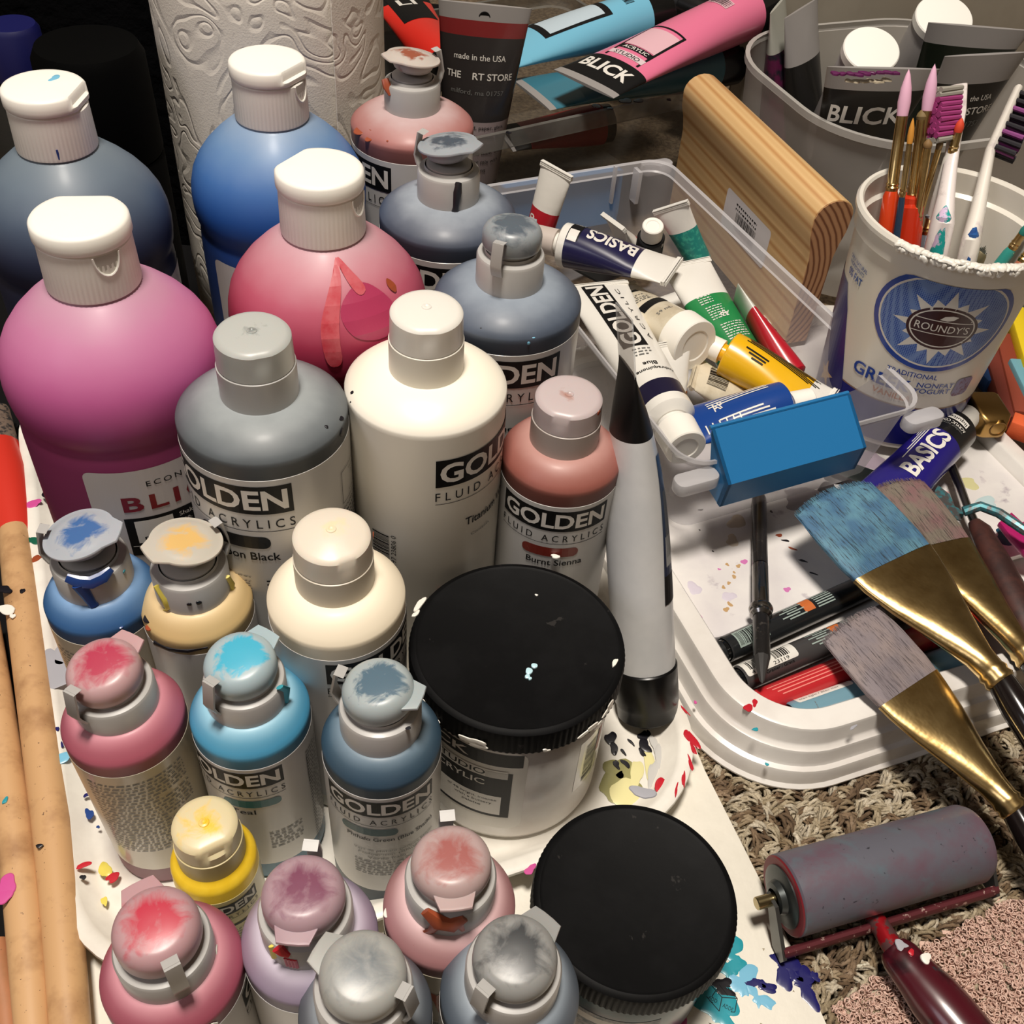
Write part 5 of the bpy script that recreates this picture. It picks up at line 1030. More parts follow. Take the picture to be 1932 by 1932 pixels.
# ------------------------------------------------------------------ yogurt tub and its contents
CUP = Vector((0, 0, 0))
def cup():
    global CUP
    rim = A(1812, 400, 168); P = Vector((rim.x, rim.y, 28)); CUP = P
    e = empty('yogurt_tub', P, 'white and blue yogurt tub holding brushes and toothbrushes', 'tub', rot=(0, 0, face_cam(P)))
    H = 140; mt = M('tub_white_plastic', (224, 219, 208), .35, coat=.2, sss=.1); rb, rt = 46, 55
    navy = M('tub_navy_print', (22, 26, 116), .3, coat=.3)
    g = G(); lathe(g, [(0, 2), (rb - 3, 2), (rb - 2, 0), (rb, .5), (rb, 3)], mt, 80)
    rr = lambda z: rb + (rt - rb) * z / H
    lathe(g, [(rr(3), 3), (rr(H - 16), H - 16), (rr(H) + .8, H - 15), (rr(H) + 1.2, H - 4)], mt, 80)
    lathe(g, [(rr(H) - 1.2, H - 4), (rr(H) - 1.2, H - 14), (rr(H - 18) - 2.4, H - 16), (rb - 1.5, 4), (0, 3.5)], mt, 80); g.obj('tub_wall', e, 40)
    g = G(); lathe(g, [(rr(H) + 1.2, H - 5), (rr(H) + 3, H - 4.5), (rr(H) + 3.2, H - 2), (rr(H) + 2, H), (rr(H), H), (rr(H) - 1.2, H - 1.5), (rr(H) - 1.2, H - 4)], mt, 80); rim_o = g.obj('rim', e)
    g = G(); lathe(g, [(rr(4) + .15, 4), (rr(34) + .15, 34)], navy, 80)
    lathe(g, [(rr(34) + .16, 34), (rr(35) + .16, 35)], M('tub_bronze_print', (140, 110, 90), .35), 80); band = g.obj('navy_band', e)
    def sf(x, y, o): r = rr(y) + .2 + o; a = x / 50; return Vector((r * math.sin(a), -r * math.cos(a), y))
    royal = M('tub_royal_print', (24, 62, 150), .3, coat=.3); 
    half, nt, b = _new('tub_halftone'); vec = _coord(nt); vo = nt.nodes.new('ShaderNodeTexVoronoi'); vo.inputs['Scale'].default_value = .9; vo.inputs['Randomness'].default_value = .0; nt.links.new(vec, vo.inputs['Vector'])
    c_ = _mix(nt, _ramp(nt, vo.outputs['Distance'], [(.36, (0, 0, 0, 1)), (.42, (1, 1, 1, 1))]), lin((24, 62, 150)), lin((108, 134, 186))); nt.links.new(c_, b.inputs['Base Color']); b.inputs['Roughness'].default_value = .3
    cx, cy = 14, 98; brown = M('tub_brown_print', (56, 22, 22), .35, coat=.2); pale = M('tub_white_ink', (216, 212, 204), .35)
    def ell(a, b2, n=48, x=cx, y=cy, a0=0, a1=360): return [(x + a * math.cos(R(a0 + (a1 - a0) * k / n)), y + b2 * math.sin(R(a0 + (a1 - a0) * k / n))) for k in range(n)]
    top = H - 16.5
    def clip(pts): return [(x, min(y, top)) for x, y in pts]
    lobes = [P_(clip(ell(39, 34)), royal), P_(clip(ell(36, 31)), pale), P_(clip(ell(34.8, 29.8)), half)]
    star = []
    for k in range(32):
        a = 2 * math.pi * k / 32; r_ = (27 if k % 4 == 0 else 21) if k % 2 == 0 else 16.5; star.append((cx + r_ * math.cos(a), min(top, cy - 3 + r_ * .95 * math.sin(a))))
    lobes += [P_(star, pale), P_(ell(19, 14.5, y=cy - 3), brown), P_(ell(17.4, 13, y=cy - 3), pale), P_(ell(16.6, 12.2, y=cy - 3), brown), R_(cx - 16, cy + 1.6, 32, .5, pale), R_(cx - 16, cy - 7.4, 32, .5, pale), T_("ROUNDY'S", cx - 14.5, cy - 5.4, 29, 5, pale, .02)]
    leaf = [(cx - 3, cy + 3), (cx - 1, cy + 5.5), (cx + 3, cy + 6.5), (cx + 6, cy + 6), (cx + 4, cy + 3.6), (cx + 1, cy + 2.6)]
    lobes += [P_(leaf, pale), T_('TRADITIONAL', cx - 20, 58, 30, 3.6, royal, .08), T_('GREEK', cx - 40, 46, 37, 9, royal, .2), T_('NONFAT', cx + 0, 51.5, 23, 3.6, royal, .08), T_('YOGURT', cx - 1, 47, 23, 3.6, royal, .08), T_('VANILLA', cx - 24, 39.5, 24, 4.2, M('tub_tan_print', (190, 110, 50), .4), .1),
              T_('ONLY NATURAL', -56, 108, 20, 2.4, royal, .05), T_('INGREDIENTS', -55, 104.6, 17, 2.4, royal, .05), T_('0% FAT', -54, 98, 16, 4.8, royal, .2), R_(38, 44, 12, 14, M('tub_figure_print', (130, 120, 160), .4, var=((110, 60, 90), .3, .5, .6)), 3)]
    # blank white lower field above the band to hide overlap
    ink(lobes, sf, e, 'print', cut=3, cuty=8, off=.05)
    fl = M('vanilla_flower_print', (206, 176, 130), .4); pts = []
    for k in range(10):
        a = R(90 + 36 * k); r_ = 10 if k % 2 == 0 else 3.8; pts.append((-50 + r_ * math.cos(a), 26 + r_ * math.sin(a)))
    arcp = P_([(-90, 4), (-28, 4), (-30, 30), (-36, 52), (-44, 78), (-52, 92), (-90, 92)], M('tub_side_navy', (46, 44, 110), .3))
    ink([arcp, P_(pts, fl)], sf, band, 'side_print', cut=3, cuty=8, off=.1)
    # white paint crust on the rim
    g = G(); rg = random.Random(9)
    for k in range(46):
        a = R(-24 + 66 * k / 45); r_ = rr(H) + 2.2 + rg.uniform(-1, 1); p = (r_ * math.sin(a), -r_ * math.cos(a), H - .6 + rg.uniform(-.6, .3)); splat(g, p, rg.uniform(1.8, 3.2), WHTP, rg, rg.uniform(.8, 1.9), n=10, jag=.5)
        if rg.random() < .6: q = ((r_ + 1.4) * math.sin(a), -(r_ + 1.4) * math.cos(a), H - 3); splat(g, (0, 0, 0), rg.uniform(1.4, 2.6), WHTP, rg, 1, T=framem(q, (q[0], q[1], 0)), n=9, jag=.5)
    o = g.obj('paint_crust', rim_o, 80); o['kind'] = 'stuff'
cup()
def rd_brush(top, bot, label, tipc, handc, ferr=26, tip=14, r=2.6, rh=3.4, cat='brush', splitx=0, flat=1, hl=0):
    """top, bot: world points (bristle tip / where the handle meets the tub floor)"""
    Z = top - bot; L = Z.length; e = empty('detail_brush', bot, label, cat, mat4=frame(bot, Z, (0, -1, 0)))
    hm = M('handle ' + label[:18], handc, .25, coat=.5); tm = M('tip ' + label[:18], tipc, .7)
    lf = L - tip - ferr
    g = G(); lathe(g, [(0, 0), (rh * .5, 1), (rh * .8, lf * .4), (rh * 1.15, lf * .8), (rh, lf - 3), (r * 1.05, lf)], hm, 24); g.obj('handle', e)
    g = G(); lathe(g, [(r * 1.05, lf), (r * 1.1, lf + 1), (r * 1.2, lf + 2), (r, lf + 3), (r * 1.18, lf + 4), (r, lf + 5), (r * .98, lf + ferr)], gold, 24); g.obj('ferrule', e)
    g = G(); lathe(g, [(r * .95, L - tip), (r * 1.12, L - tip * .7), (r * .9, L - tip * .4), (r * .4, L - tip * .12), (0, L)], tm, 20); g.obj('bristles', e)
def inb(dx, dy, z=8): return Vector((CUP.x + dx, CUP.y + dy, CUP.z + z))
rd_brush(A(1715, 130, 225), inb(-20, -14), 'pink-tipped brush with orange handle, left of the pink toothbrush', (232, 180, 205), (206, 62, 22), 42, 25, 3.3, 4.6)
rd_brush(A(1764, 120, 228), inb(-8, -6), 'second pink-tipped brush half hidden by the pink toothbrush', (228, 178, 205), (196, 50, 22), 46, 25, 3.3, 7)
rd_brush(A(1723, 222, 205), inb(-14, -20), 'thin gold-tipped brush with slim blue handle in the tub', (206, 140, 50), (34, 56, 80), 30, 14, 1.7, 2.0)
rd_brush(A(1742, 205, 205), inb(-4, -14), 'brass-ferruled brush with wide red-orange handle behind the pink toothbrush', (120, 100, 60), (190, 46, 20), 46, 6, 3.0, 7.5)
rd_brush(A(1752, 262, 195), inb(4, 4), 'slim brass brush just behind the white toothbrush neck', (130, 100, 60), (186, 50, 24), 44, 5, 2.4, 4)
rd_brush(A(1778, 255, 195), inb(-10, 2), 'angled thin brass brush crossing behind the toothbrush', (120, 96, 60), (170, 50, 30), 46, 8, 1.8, 3)
rd_brush(A(1815, 222, 205), inb(2, 10), 'white-handled brush with orange and red tip behind the toothbrush neck', (214, 70, 40), (228, 222, 212), 12, 8, 2.4, 4)
def toothbrush(head_t, neck, mid, bot, label, bodyc, bris, acc, yaw, tuft=(4, 9), blen=11, second=None):
    """head_t: far end of the head; neck: where head ends; mid, bot along the handle"""
    O = bot; e = empty('toothbrush', O, label, 'toothbrush'); bm_ = M('body ' + label, bodyc, .35, coat=.3, var=((210, 200, 196), .1, .55, .65))
    pts = [head_t, head_t.lerp(neck, .5), neck, neck.lerp(mid, .35), neck.lerp(mid, .7), mid, mid.lerp(bot, .2), mid.lerp(bot, .5), bot]
    side_ = Vector(yaw).normalized()
    g = G(); pipe(g, [p - O for p in pts], [6.5, 7.2, 5.0, 4.6, 5.6, 7.6, 8.2, 7.5, 4], bm_, 14, flat=[.42, .42, .6, .8, .8, .75, .7, .7, .7], up=side_); g.obj('handle', e)
    ac = M('grip ' + label, acc[0], .35, coat=.3, var=(acc[1], .25, .48, .56)); g = G()
    cv_ = Vector((-.3, -1, .35)).normalized(); pipe(g, [p - O + cv_ * 4.6 for p in (mid.lerp(neck, .22), mid.lerp(neck, .08), mid.lerp(bot, .2), mid.lerp(bot, .6))], [1.5, 5.0, 4.8, 4], ac, 12, flat=.7, up=side_); g.obj('grip', e)
    ax = (head_t - neck).normalized(); s2 = ax.cross(side_).normalized(); rg = random.Random(len(label)); Lh = (head_t - neck).length
    cols = [M('bristle%d ' % i + label, c, .7) for i, c in enumerate(bris)]
    for i in range(tuft[1]):
        for j in range(tuft[0]):
            base = neck + ax * (Lh * (i + .3) / tuft[1]) + s2 * ((j - (tuft[0] - 1) / 2) * 3.0) + side_ * 1.5
            tip = base + side_ * (blen + rg.uniform(-.8, .8)) + s2 * rg.uniform(-.5, .5) + ax * rg.uniform(-.4, .4)
            edge = j in (0,) or i >= tuft[1] - 2 or i == 0
            c = cols[1] if (edge and second != 'mix') else cols[0]
            if second == 'mix': c = cols[0] if rg.random() < .72 else cols[1]
            g = G(); pipe(g, [p - O for p in (base, base.lerp(tip, .5), tip)], [1.5, 1.65, 1.8], c, 8)
            pipe(g, [p - O + s2 * .6 for p in (base, tip + ax * .8)], [.6, .5], c, 5); g.obj('tuft', e)
toothbrush(A(1808, 160, 215), A(1800, 262, 190), A(1778, 420, 158), inb(6, -14, 14), 'white toothbrush with magenta and grey bristles standing in the tub', (236, 226, 222), [(150, 50, 110), (150, 145, 135)], [(24, 160, 155), (215, 190, 220)], (-1, -.55, .05), tuft=(4, 11), blen=17)
toothbrush(A(1920, 170, 208), A(1868, 285, 182), A(1832, 455, 150), inb(22, -24, 14), 'white toothbrush with blue grip and black-magenta clotted bristles', (230, 224, 214), [(24, 20, 28), (130, 60, 120)], [(40, 88, 150), (30, 70, 130)], (1, -.5, -.1), tuft=(4, 8), blen=13, second='mix')
# short stubby brush + odds inside the tub
def stub(a, b, label, c1, c2, r=5):
    Z = a - b; e = empty('stencil_brush', b, label, 'brush', mat4=frame(b, Z, (0, -1, 0))); L = Z.length; g = G()
    lathe(g, [(r * .6, 0), (r * .9, L * .3), (r, L * .42)], M('stencil handle', (150, 90, 50), .5), 20); g.obj('handle', e)
    g = G(); lathe(g, [(r, L * .4), (r * 1.05, L * .42), (r * 1.05, L * .58), (r, L * .6)], M('stub_ferrule', (150, 140, 110), .35, .7), 24); g.obj('ferrule', e)
    mt = M('stub hair', c1, .8, var=(c2, .8, .45, .6)); rg = random.Random(3); g = G()
    for k in range(260):
        a_ = rg.uniform(0, 6.28); q = math.sqrt(rg.random()) * r * .95; p0 = Vector((q * math.cos(a_), q * math.sin(a_), L * .58)); p1 = Vector((p0.x * 1.35, p0.y * 1.35, L * rg.uniform(.93, 1.03))); pipe(g, [p0, p1], [.4, .2], mt, 4)
    o = g.obj('bristles', e); o['kind'] = 'stuff'
stub(A(1895, 430, 140), A(1800, 540, 100), 'stubby brush with fuzzy dark grey hair leaning low in the tub', (66, 70, 64), (110, 110, 98), 6)
rd_brush(A(1945, 420, 160), inb(20, 10, 20), 'teal-handled brush leaning against the right inside wall of the tub', (30, 120, 110), (50, 150, 140), 10, 8, 2.5, 3.4)
rd_brush(A(1960, 450, 150), inb(14, -20, 20), 'copper-coloured pencil stub leaning at the right of the tub', (190, 110, 80), (176, 104, 76), 8, 8, 2.8, 3.4)
rd_brush(A(1760, 400, 150), inb(-6, -24, 20), 'grey ribbed brush handle low between the orange handle and teal grip', (120, 125, 130), (110, 116, 124), 10, 4, 3.6, 4)

# ------------------------------------------------------------------ wooden squeegee block
def squeegee():
    T0 = A(1322, 170, 122); T1 = A(1572, 412, 122); Z = T1 - T0; Z.z = 0; L = Z.length; Z.normalize()
    nrm = Vector((0, 0, 1)).cross(Z); tilt = 0.05
    up = Vector((0, 0, 1)); e = empty('wooden_squeegee', T0, 'pale pine squeegee block with rounded grip edge standing behind the clear box', 'squeegee', mat4=frame(T0, Z, up))
    mt, nt, b = _new('pine_wood'); vec = _coord(nt, (1, 1, .02)); n1 = _noise(nt, vec, .16, 3, .5, .4)
    wv = nt.nodes.new('ShaderNodeTexWave'); wv.wave_type = 'BANDS'; wv.bands_direction = 'DIAGONAL'; wv.inputs['Scale'].default_value = .055; wv.inputs['Distortion'].default_value = 3; wv.inputs['Detail'].default_value = 2; wv.inputs['Detail Scale'].default_value = .6; nt.links.new(vec, wv.inputs['Vector'])
    c = _ramp(nt, wv.outputs['Fac'], [(0, lin((206, 168, 116))), (.5, lin((214, 178, 126))), (.85, lin((202, 160, 106))), (1, lin((186, 138, 86)))])
    nt.links.new(c, b.inputs['Base Color']); b.inputs['Roughness'].default_value = .5; _bump(nt, b, n1, .15, .5)
    # cross-section in local x,y (y up). rounded head, waist, wider foot
    pr = []
    for k in range(13): a = R(-10 + 200 * k / 12); pr.append((15 * math.cos(a), 0 + 13 * math.sin(a)))
    pr += [(-14, -11), (-11.5, -19), (-9.5, -30), (-9, -84), (-9, -98), (9, -98), (9, -84), (9.5, -30), (11.5, -19), (14, -11)]
    g = G(); prism(g, pr, 0, L, mt, bev=.8); g.obj('block', e, 40)
    # end-grain plate on the near end face
    eg, nt, b = _new('pine_end_grain'); vec = _coord(nt); wv = nt.nodes.new('ShaderNodeTexWave'); wv.wave_type = 'RINGS'; wv.rings_direction = 'Z'; wv.inputs['Scale'].default_value = .075; wv.inputs['Distortion'].default_value = 1.2; wv.inputs['Detail'].default_value = 2
    mp = nt.nodes.new('ShaderNodeMapping'); mp.inputs['Location'].default_value = (60, 45, 0); nt.links.new(vec, mp.inputs['Vector']); nt.links.new(mp.outputs[0], wv.inputs['Vector'])
    c = _ramp(nt, wv.outputs['Fac'], [(0, lin((190, 144, 104))), (.6, lin((182, 134, 96))), (.85, lin((140, 92, 60))), (1, lin((118, 74, 48)))]); nt.links.new(c, b.inputs['Base Color']); b.inputs['Roughness'].default_value = .75
    g = G(); sc = [(x * .95, (y + 40) * .985 - 40) for x, y in pr]; prism(g, sc, L - .3, L + .35, eg); g.obj('end_grain', e, 30)
    # price label on the left face
    sx = -1; pts = []
    def sf(x, y, o): return Vector((-8.5 * 1 - o if False else (9.4 + o) * FS, y, x))
    FS = 1
    s0 = (e.matrix_world.to_3x3() @ Vector((1, 0, 0))); FS = 1 if s0.dot(Vector((-1, -1, 0))) > 0 else -1
    itm = [R_(L * .42, -66, 66, 30, M('price_label_paper', (206, 200, 200), .4), 3)] + barcode(L * .42 + 18, -60, 30, 13) + micro(L * .42 + 16, -42, 34, 2, 3.4, INK)
    o = ink(itm, sf, e, 'price_label', cut=None, off=.1)
squeegee()

# ------------------------------------------------------------------ upper clear bin with big tubes
def bin_top():
    a = A(880, 262, 100); b = A(1292, 172, 100); d = (b - a); d.z = 0; d.normalize(); ang = math.atan2(d.y, d.x); C = A(1292, 172, 100); C.z = ZF + 1
    e = empty('clear_bin', C, 'smoky clear bin at the back crowded with big paint tubes', 'bin', rot=(0, 0, ang)); H = 107; W, Lb = 292, 230
    m_ = MCLEAR('smoky_bin_plastic', (120, 118, 112), .42, .3, cloud=.01); rm = MCLEAR('bin_rim_plastic', (150, 148, 142), .72, .3, cloud=.03)
    cx, cy = -W / 2 + 30, Lb / 2
    g = G(); loft(g, [rr3(W - 24, Lb - 24, 12, 0, cx, cy), rr3(W, Lb, 18, H - 14, cx, cy)], m_, cap1=False); g.obj('bin_shell', e, 50)
    g = G(); loft(g, [rr3(W, Lb, 18, H - 14, cx, cy), rr3(W + 6, Lb + 6, 20, H - 13, cx, cy), rr3(W + 6, Lb + 6, 20, H, cx, cy), rr3(W - 1, Lb - 1, 17, H, cx, cy)], rm, cap0=False, cap1=False); g.obj('rim', e, 40)
    g = G(); rg = random.Random(5)
    for px, py, r in ((1125, 200, 3.5), (1180, 190, 5), (1205, 190, 4), (1150, 205, 2.5), (1262, 188, 2.2), (960, 250, 2)): splat(g, Matrix.Rotation(-ang, 4, 'Z') @ (A(px, py, 100.2) - C), r, BLKP, rg, .4)
    o = g.obj('black_smudge', e); o['kind'] = 'stuff'
bin_top()
smk = M('tube_smoky_clear', (150, 146, 144), .3, coat=.4)
# standing grey tube with red top smear
pt = A(916, 8, 184); pb = pt + Vector((-8, 12, -150))
e = tube(pb, pt, 21, 'grey tube with dark label and red smear standing in the back bin', [(.46, M('mauve_grey_tube', (150, 136, 138), .35, coat=.3)), (.86, M('charcoal_label', (44, 40, 40), .35, coat=.3)), (.93, M('red_smear_tube', (128, 34, 36), .3, coat=.5)), (1, smk)], up=(.12, -1, .35), wend=33, caplen=0, thick=1.2,
         items=[])
L = (pt - pb).length
def usurf(e, L, r, we):
    def f(x, y, o):
        t = max(0, min(1, y / L)); a = r + (we - r) * t ** 1.3; b = max(1.2, r * (1 - t ** 1.5) + 1.2 * t); th = x / max(a * .95, (a + b) / 2); return Vector((-(a + o) * math.sin(th), (b + o) * math.cos(th), y))
    return f
ink([T_('made in the USA', -20, L * .755, 38, 4.2, WHT, .06), T_('THE', -26, L * .665, 12.5, 5, WHT, .15), T_('RT STORE', -5, L * .665, 31, 5, WHT, .15), T_('milford, ma 01757', -21, L * .59, 40, 4, GREYT, .02), T_('use on wood, paper, glass,', -23, L * .42, 46, 3.4, INK, .05), T_('fabric, metal, canvas, etc.', -21, L * .375, 43, 3.4, INK, .05), T_('directly from tube, thin', -20, L * .29, 43, 3.4, INK, .05), T_('water or mix with', -12, L * .245, 33, 3.4, INK, .05), T_('mediums', -8, L * .2, 18, 3.4, INK, .05), T_('tion and touch', 0, L * .11, 24, 3, INK, .05), T_('painting', 2, L * .06, 16, 3.2, INK, .08)], usurf(e, L, 21, 33), e, cut=3, cuty=8, off=.3)
g = G(); T = Matrix.Translation((0, 2.4, L * .945)); T = T @ Matrix.Rotation(R(-90), 4, 'X'); lathe(g, [(4.2, -1), (4.2, .3), (3.6, .4), (3.4, -1)], INK, 20, T=T); lathe(g, [(0, .15), (3.5, .15)], INK, 20, T=T); g.obj('hang_hole', e)
# pink tube
def blick_tube(P0, P1, label, colm, dark, r=21, we=31, up=(0, 0, 1), capl=26, items=None, clear=True, roll=0):
    its = items if items is not None else []
    e = tube(P0, P1, r, label, [(.80, colm), (.965, dark), (1, smk if clear else dark)], up=up, wend=we, caplen=capl, capr=r * .98, neck=0, shoulder=1, capm=M('black_tube_cap', (18, 18, 18), .25, coat=.3), items=its, thick=1.1, roll=roll)
    return e
pinkm = M('pink_tube_laminate', (226, 118, 152), .28, coat=.35); P0 = A(1405, 26, 138); P1 = A(1100, 158, 128); L = (P1 - P0).length
T180 = lambda s, x, y, w_, h, mt, bold=0: T_(s, x + w_, y + h, w_, h, mt, bold, 1, 180)
blick_tube(P0, P1, 'pink tube with black end and white lettering lying across the back bin', pinkm, INK, items=[T180('BLICK', -25, L * .835, 50, 14, WHT, .3), R_(-17, L * .50, 34, 2, INK), R_(-17, L * .50, 2.2, L * .29, INK), R_(14.8, L * .50, 2.2, L * .29, INK), R_(-17, L * .74, 34, 6, M('tube_pale_panel', (216, 196, 200), .4)), T180('STUDIO', -12, L * .745, 24, 4.4, INK, .15), R_(-17, L * .69, 34, 6, INK), T180('ACRYLIC', -12, L * .695, 24, 4, WHT, .12), R_(-14.8, L * .53, 29.6, L * .155, M('tube_pink_panel', (222, 178, 188), .4))] + barcode(-8, L * .16, 16, 10, INK, False, M('tube_pink_panel', (222, 178, 188), .4)))
ltb = M('light_blue_tube_laminate', (118, 186, 214), .28, coat=.35); P0 = A(1205, 35, 120); P1 = A(905, 110, 112); L = (P1 - P0).length
blick_tube(P0, P1, 'light blue tube with black framed panel lying behind the pink tube', ltb, ltb, items=[R_(-13, L * .24, 30, L * .42, INK), R_(-10, L * .28, 24, L * .34, M('tube_pale_blue_panel', (186, 202, 212), .4))] + barcode(-8, L * .08, 14, 9))
dtb = M('teal_blue_laminate', (60, 116, 134), .3, coat=.3)
blick_tube(A(1340, 125, 96), A(1000, 178, 100), 'dusty teal tube under the pink tube in the back bin', dtb, dtb, r=19)
blick_tube(A(835, 125, 96), A(748, -10, 116), 'red tube with black panel and silver end between the roll and the grey tube', M('scarlet_tube_laminate', (208, 44, 34), .3, coat=.3), INK, r=18, we=27, capl=10, items=[R_(-16, 50, 32, 60, INK), T_('LI', -8, 80, 16, 12, WHT, .2)])
blick_tube(A(1290, 10, 110), A(1130, -60, 118), 'black tube behind the light blue tube at the top edge', M('black_tube_laminate', (24, 24, 24), .3), INK, r=18, we=26)
blick_tube(A(1440, 30, 92), A(1400, 130, 66), 'dark teal tube wedged at the right end of the back bin', M('deep_teal_laminate', (16, 80, 92), .3), INK, r=18, we=22, capl=0)
blick_tube(A(1130, 235, 50), A(950, 262, 46), 'red tube low in the back bin seen through its smoky wall', M('dim_red_laminate', (168, 30, 34), .4), INK, r=17, we=24, capl=10)
blick_tube(A(1395, 100, 40), A(1300, 140, 60), 'pale mint tube lying low at the right end of the back bin', M('mint_laminate', (176, 200, 170), .4), smk, r=17, we=24, capl=10)

# ------------------------------------------------------------------ round-cornered container at top right
def container():
    C = A(1650, 245, 132); C = Vector((C.x + 48, C.y + 105, ZF + 1)); e = empty('clear_tub', C, 'large frosted container with upright paint tubes in the top right corner', 'container', rot=(0, 0, R(24)))
    m_ = MCLEAR('grey_frosted_plastic', (222, 218, 212), .66, .35, cloud=.008); rm = MCLEAR('grey_frosted_rim', (196, 192, 186), .7, .3); H = 139
    g = G(); loft(g, [rr3(206, 186, 60, 0, n=12), rr3(236, 216, 78, H - 6, n=12)], m_, cap1=False); g.obj('tub_shell', e, 50)
    g = G(); loft(g, [rr3(236, 216, 78, H - 6, n=12), rr3(241, 221, 80, H - 5, n=12), rr3(241, 221, 80, H, n=12), rr3(234, 214, 77, H, n=12)], rm, cap0=False, cap1=False); g.obj('rim', e, 40)
    g = G(); box(g, (120, 126, 130), (400, 3, 262), M('back_panel_plastic', (160, 152, 138), .45, var=((150, 142, 128), .01, .4, .6)), bev=1); g.obj('upright_lid', e)
    return C
CT = container()
def utube(pb, pt, label, mats, r=20, we=32, items=(), up=(.16, -1, .4), roll=0):
    e = tube(pb, pt, r, label, mats, up=up, wend=we, caplen=12, capr=r * .9, neck=0, capm=CAPW, thick=1.2, roll=roll); L = (pt - pb).length
    if items: ink(items(L), usurf(e, L, r, we), e, cut=3, cuty=8, off=.3)
    return e
blkl = M('black_tube_label', (22, 21, 20), .35, coat=.25)
b0 = A(1640, 330, 60)
pt_ = A(1668, 128, 168); utube(pt_ + Vector((-4, 26, -140)), pt_, 'black-labelled tube with purple crusted end in the frosted container', [(.89, blkl), (1, smk)], we=42, items=lambda L: [T_('BLICK', -34, L - 40, 60, 13, WHT, .22)])
pt_ = A(1862, 102, 166); utube(pt_ + Vector((-10, 30, -140)), pt_, 'black-labelled tube with hang hole standing right of the white cap', [(.35, smk), (.85, blkl), (1, smk)], we=36, items=lambda L: [T_('the USA', 0, L - 35, 20, 4.4, WHT, .05), T_('STORE', 1, L - 46, 26, 6, WHT, .12), T_('01757', 0, L - 56, 18, 4.4, GREYT, .02)], up=(.34, -1, .4))
pt_ = A(1850, 50, 160); utube(pt_ + Vector((-10, 30, -140)), pt_, 'dark green-black tube with clear folded end behind the other tubes', [(.89, M('green_black_laminate', (24, 30, 22), .3)), (1, smk)], we=44)
pt_ = A(1468, 8, 150); utube(pt_ + Vector((30, -10, -130)), pt_, 'maroon and black tube leaning at the left side of the container', [(.75, M('maroon_print_laminate', (84, 26, 60), .35, var=((34, 30, 40), .08, .45, .55))), (1, M('pale_film_end', (170, 170, 160), .3))], we=24, roll=55)
pt_ = A(1512, 15, 152); utube(pt_ + Vector((34, -6, -130)), pt_, 'black tube with pale green folded end leaning inside the container', [(.7, blkl), (1, smk)], we=24, roll=35)
for px, py, lab, rr_ in ((1645, 92, 'round white bottle cap behind the purple-crusted tube', 22), (1782, 32, 'round white bottle cap nearest the top edge in the container', 24)):
    P = A(px, py, 150); Z = Vector((0, -.45, .9)); e = empty('capped_tube', P, lab, 'tube', mat4=frame(P, Z, (0, 1, 1)))
    g = G(); lathe(g, [(rr_ - 2, -8), (rr_, -7.5), (rr_, -1), (rr_ - .8, 0), (rr_ - 2, .3), (0, .3)], M('bright_white_cap', (248, 246, 238), .4), 56); g.obj('cap', e)
    g = G(); lathe(g, [(rr_ - 3, -8), (rr_ - 1, -14), (rr_ - 1, -90), (rr_ - 4, -120), (0, -120)], smk, 48); g.obj('tube_body', e)
g = G(); rg = random.Random(12)
for k in range(9): splat(g, A(1575 + k * 14, 138, 168.5) + Vector((0, -1.5, rg.uniform(-1, 1))), rg.uniform(1.6, 3), M('purple_crust', (92, 26, 78), .5) if k < 9 else WHTP, rg, 1.6, 1.5)
for k in range(6): splat(g, A(1600 + k * 14, 150, 163) + Vector((0, -2.5, rg.uniform(-1, 1))), rg.uniform(2, 3.2), M('cream_crust', (196, 184, 160), .5), rg, 1.2, 1.5)
tb = [o for o in bpy.data.objects if o.get('label', '').startswith('black-labelled tube with purple')][0]
o = g.obj('dried_crust'); o['kind'] = 'stuff'; o.parent = tb; bpy.context.view_layer.update(); o.matrix_parent_inverse = tb.matrix_world.inverted()

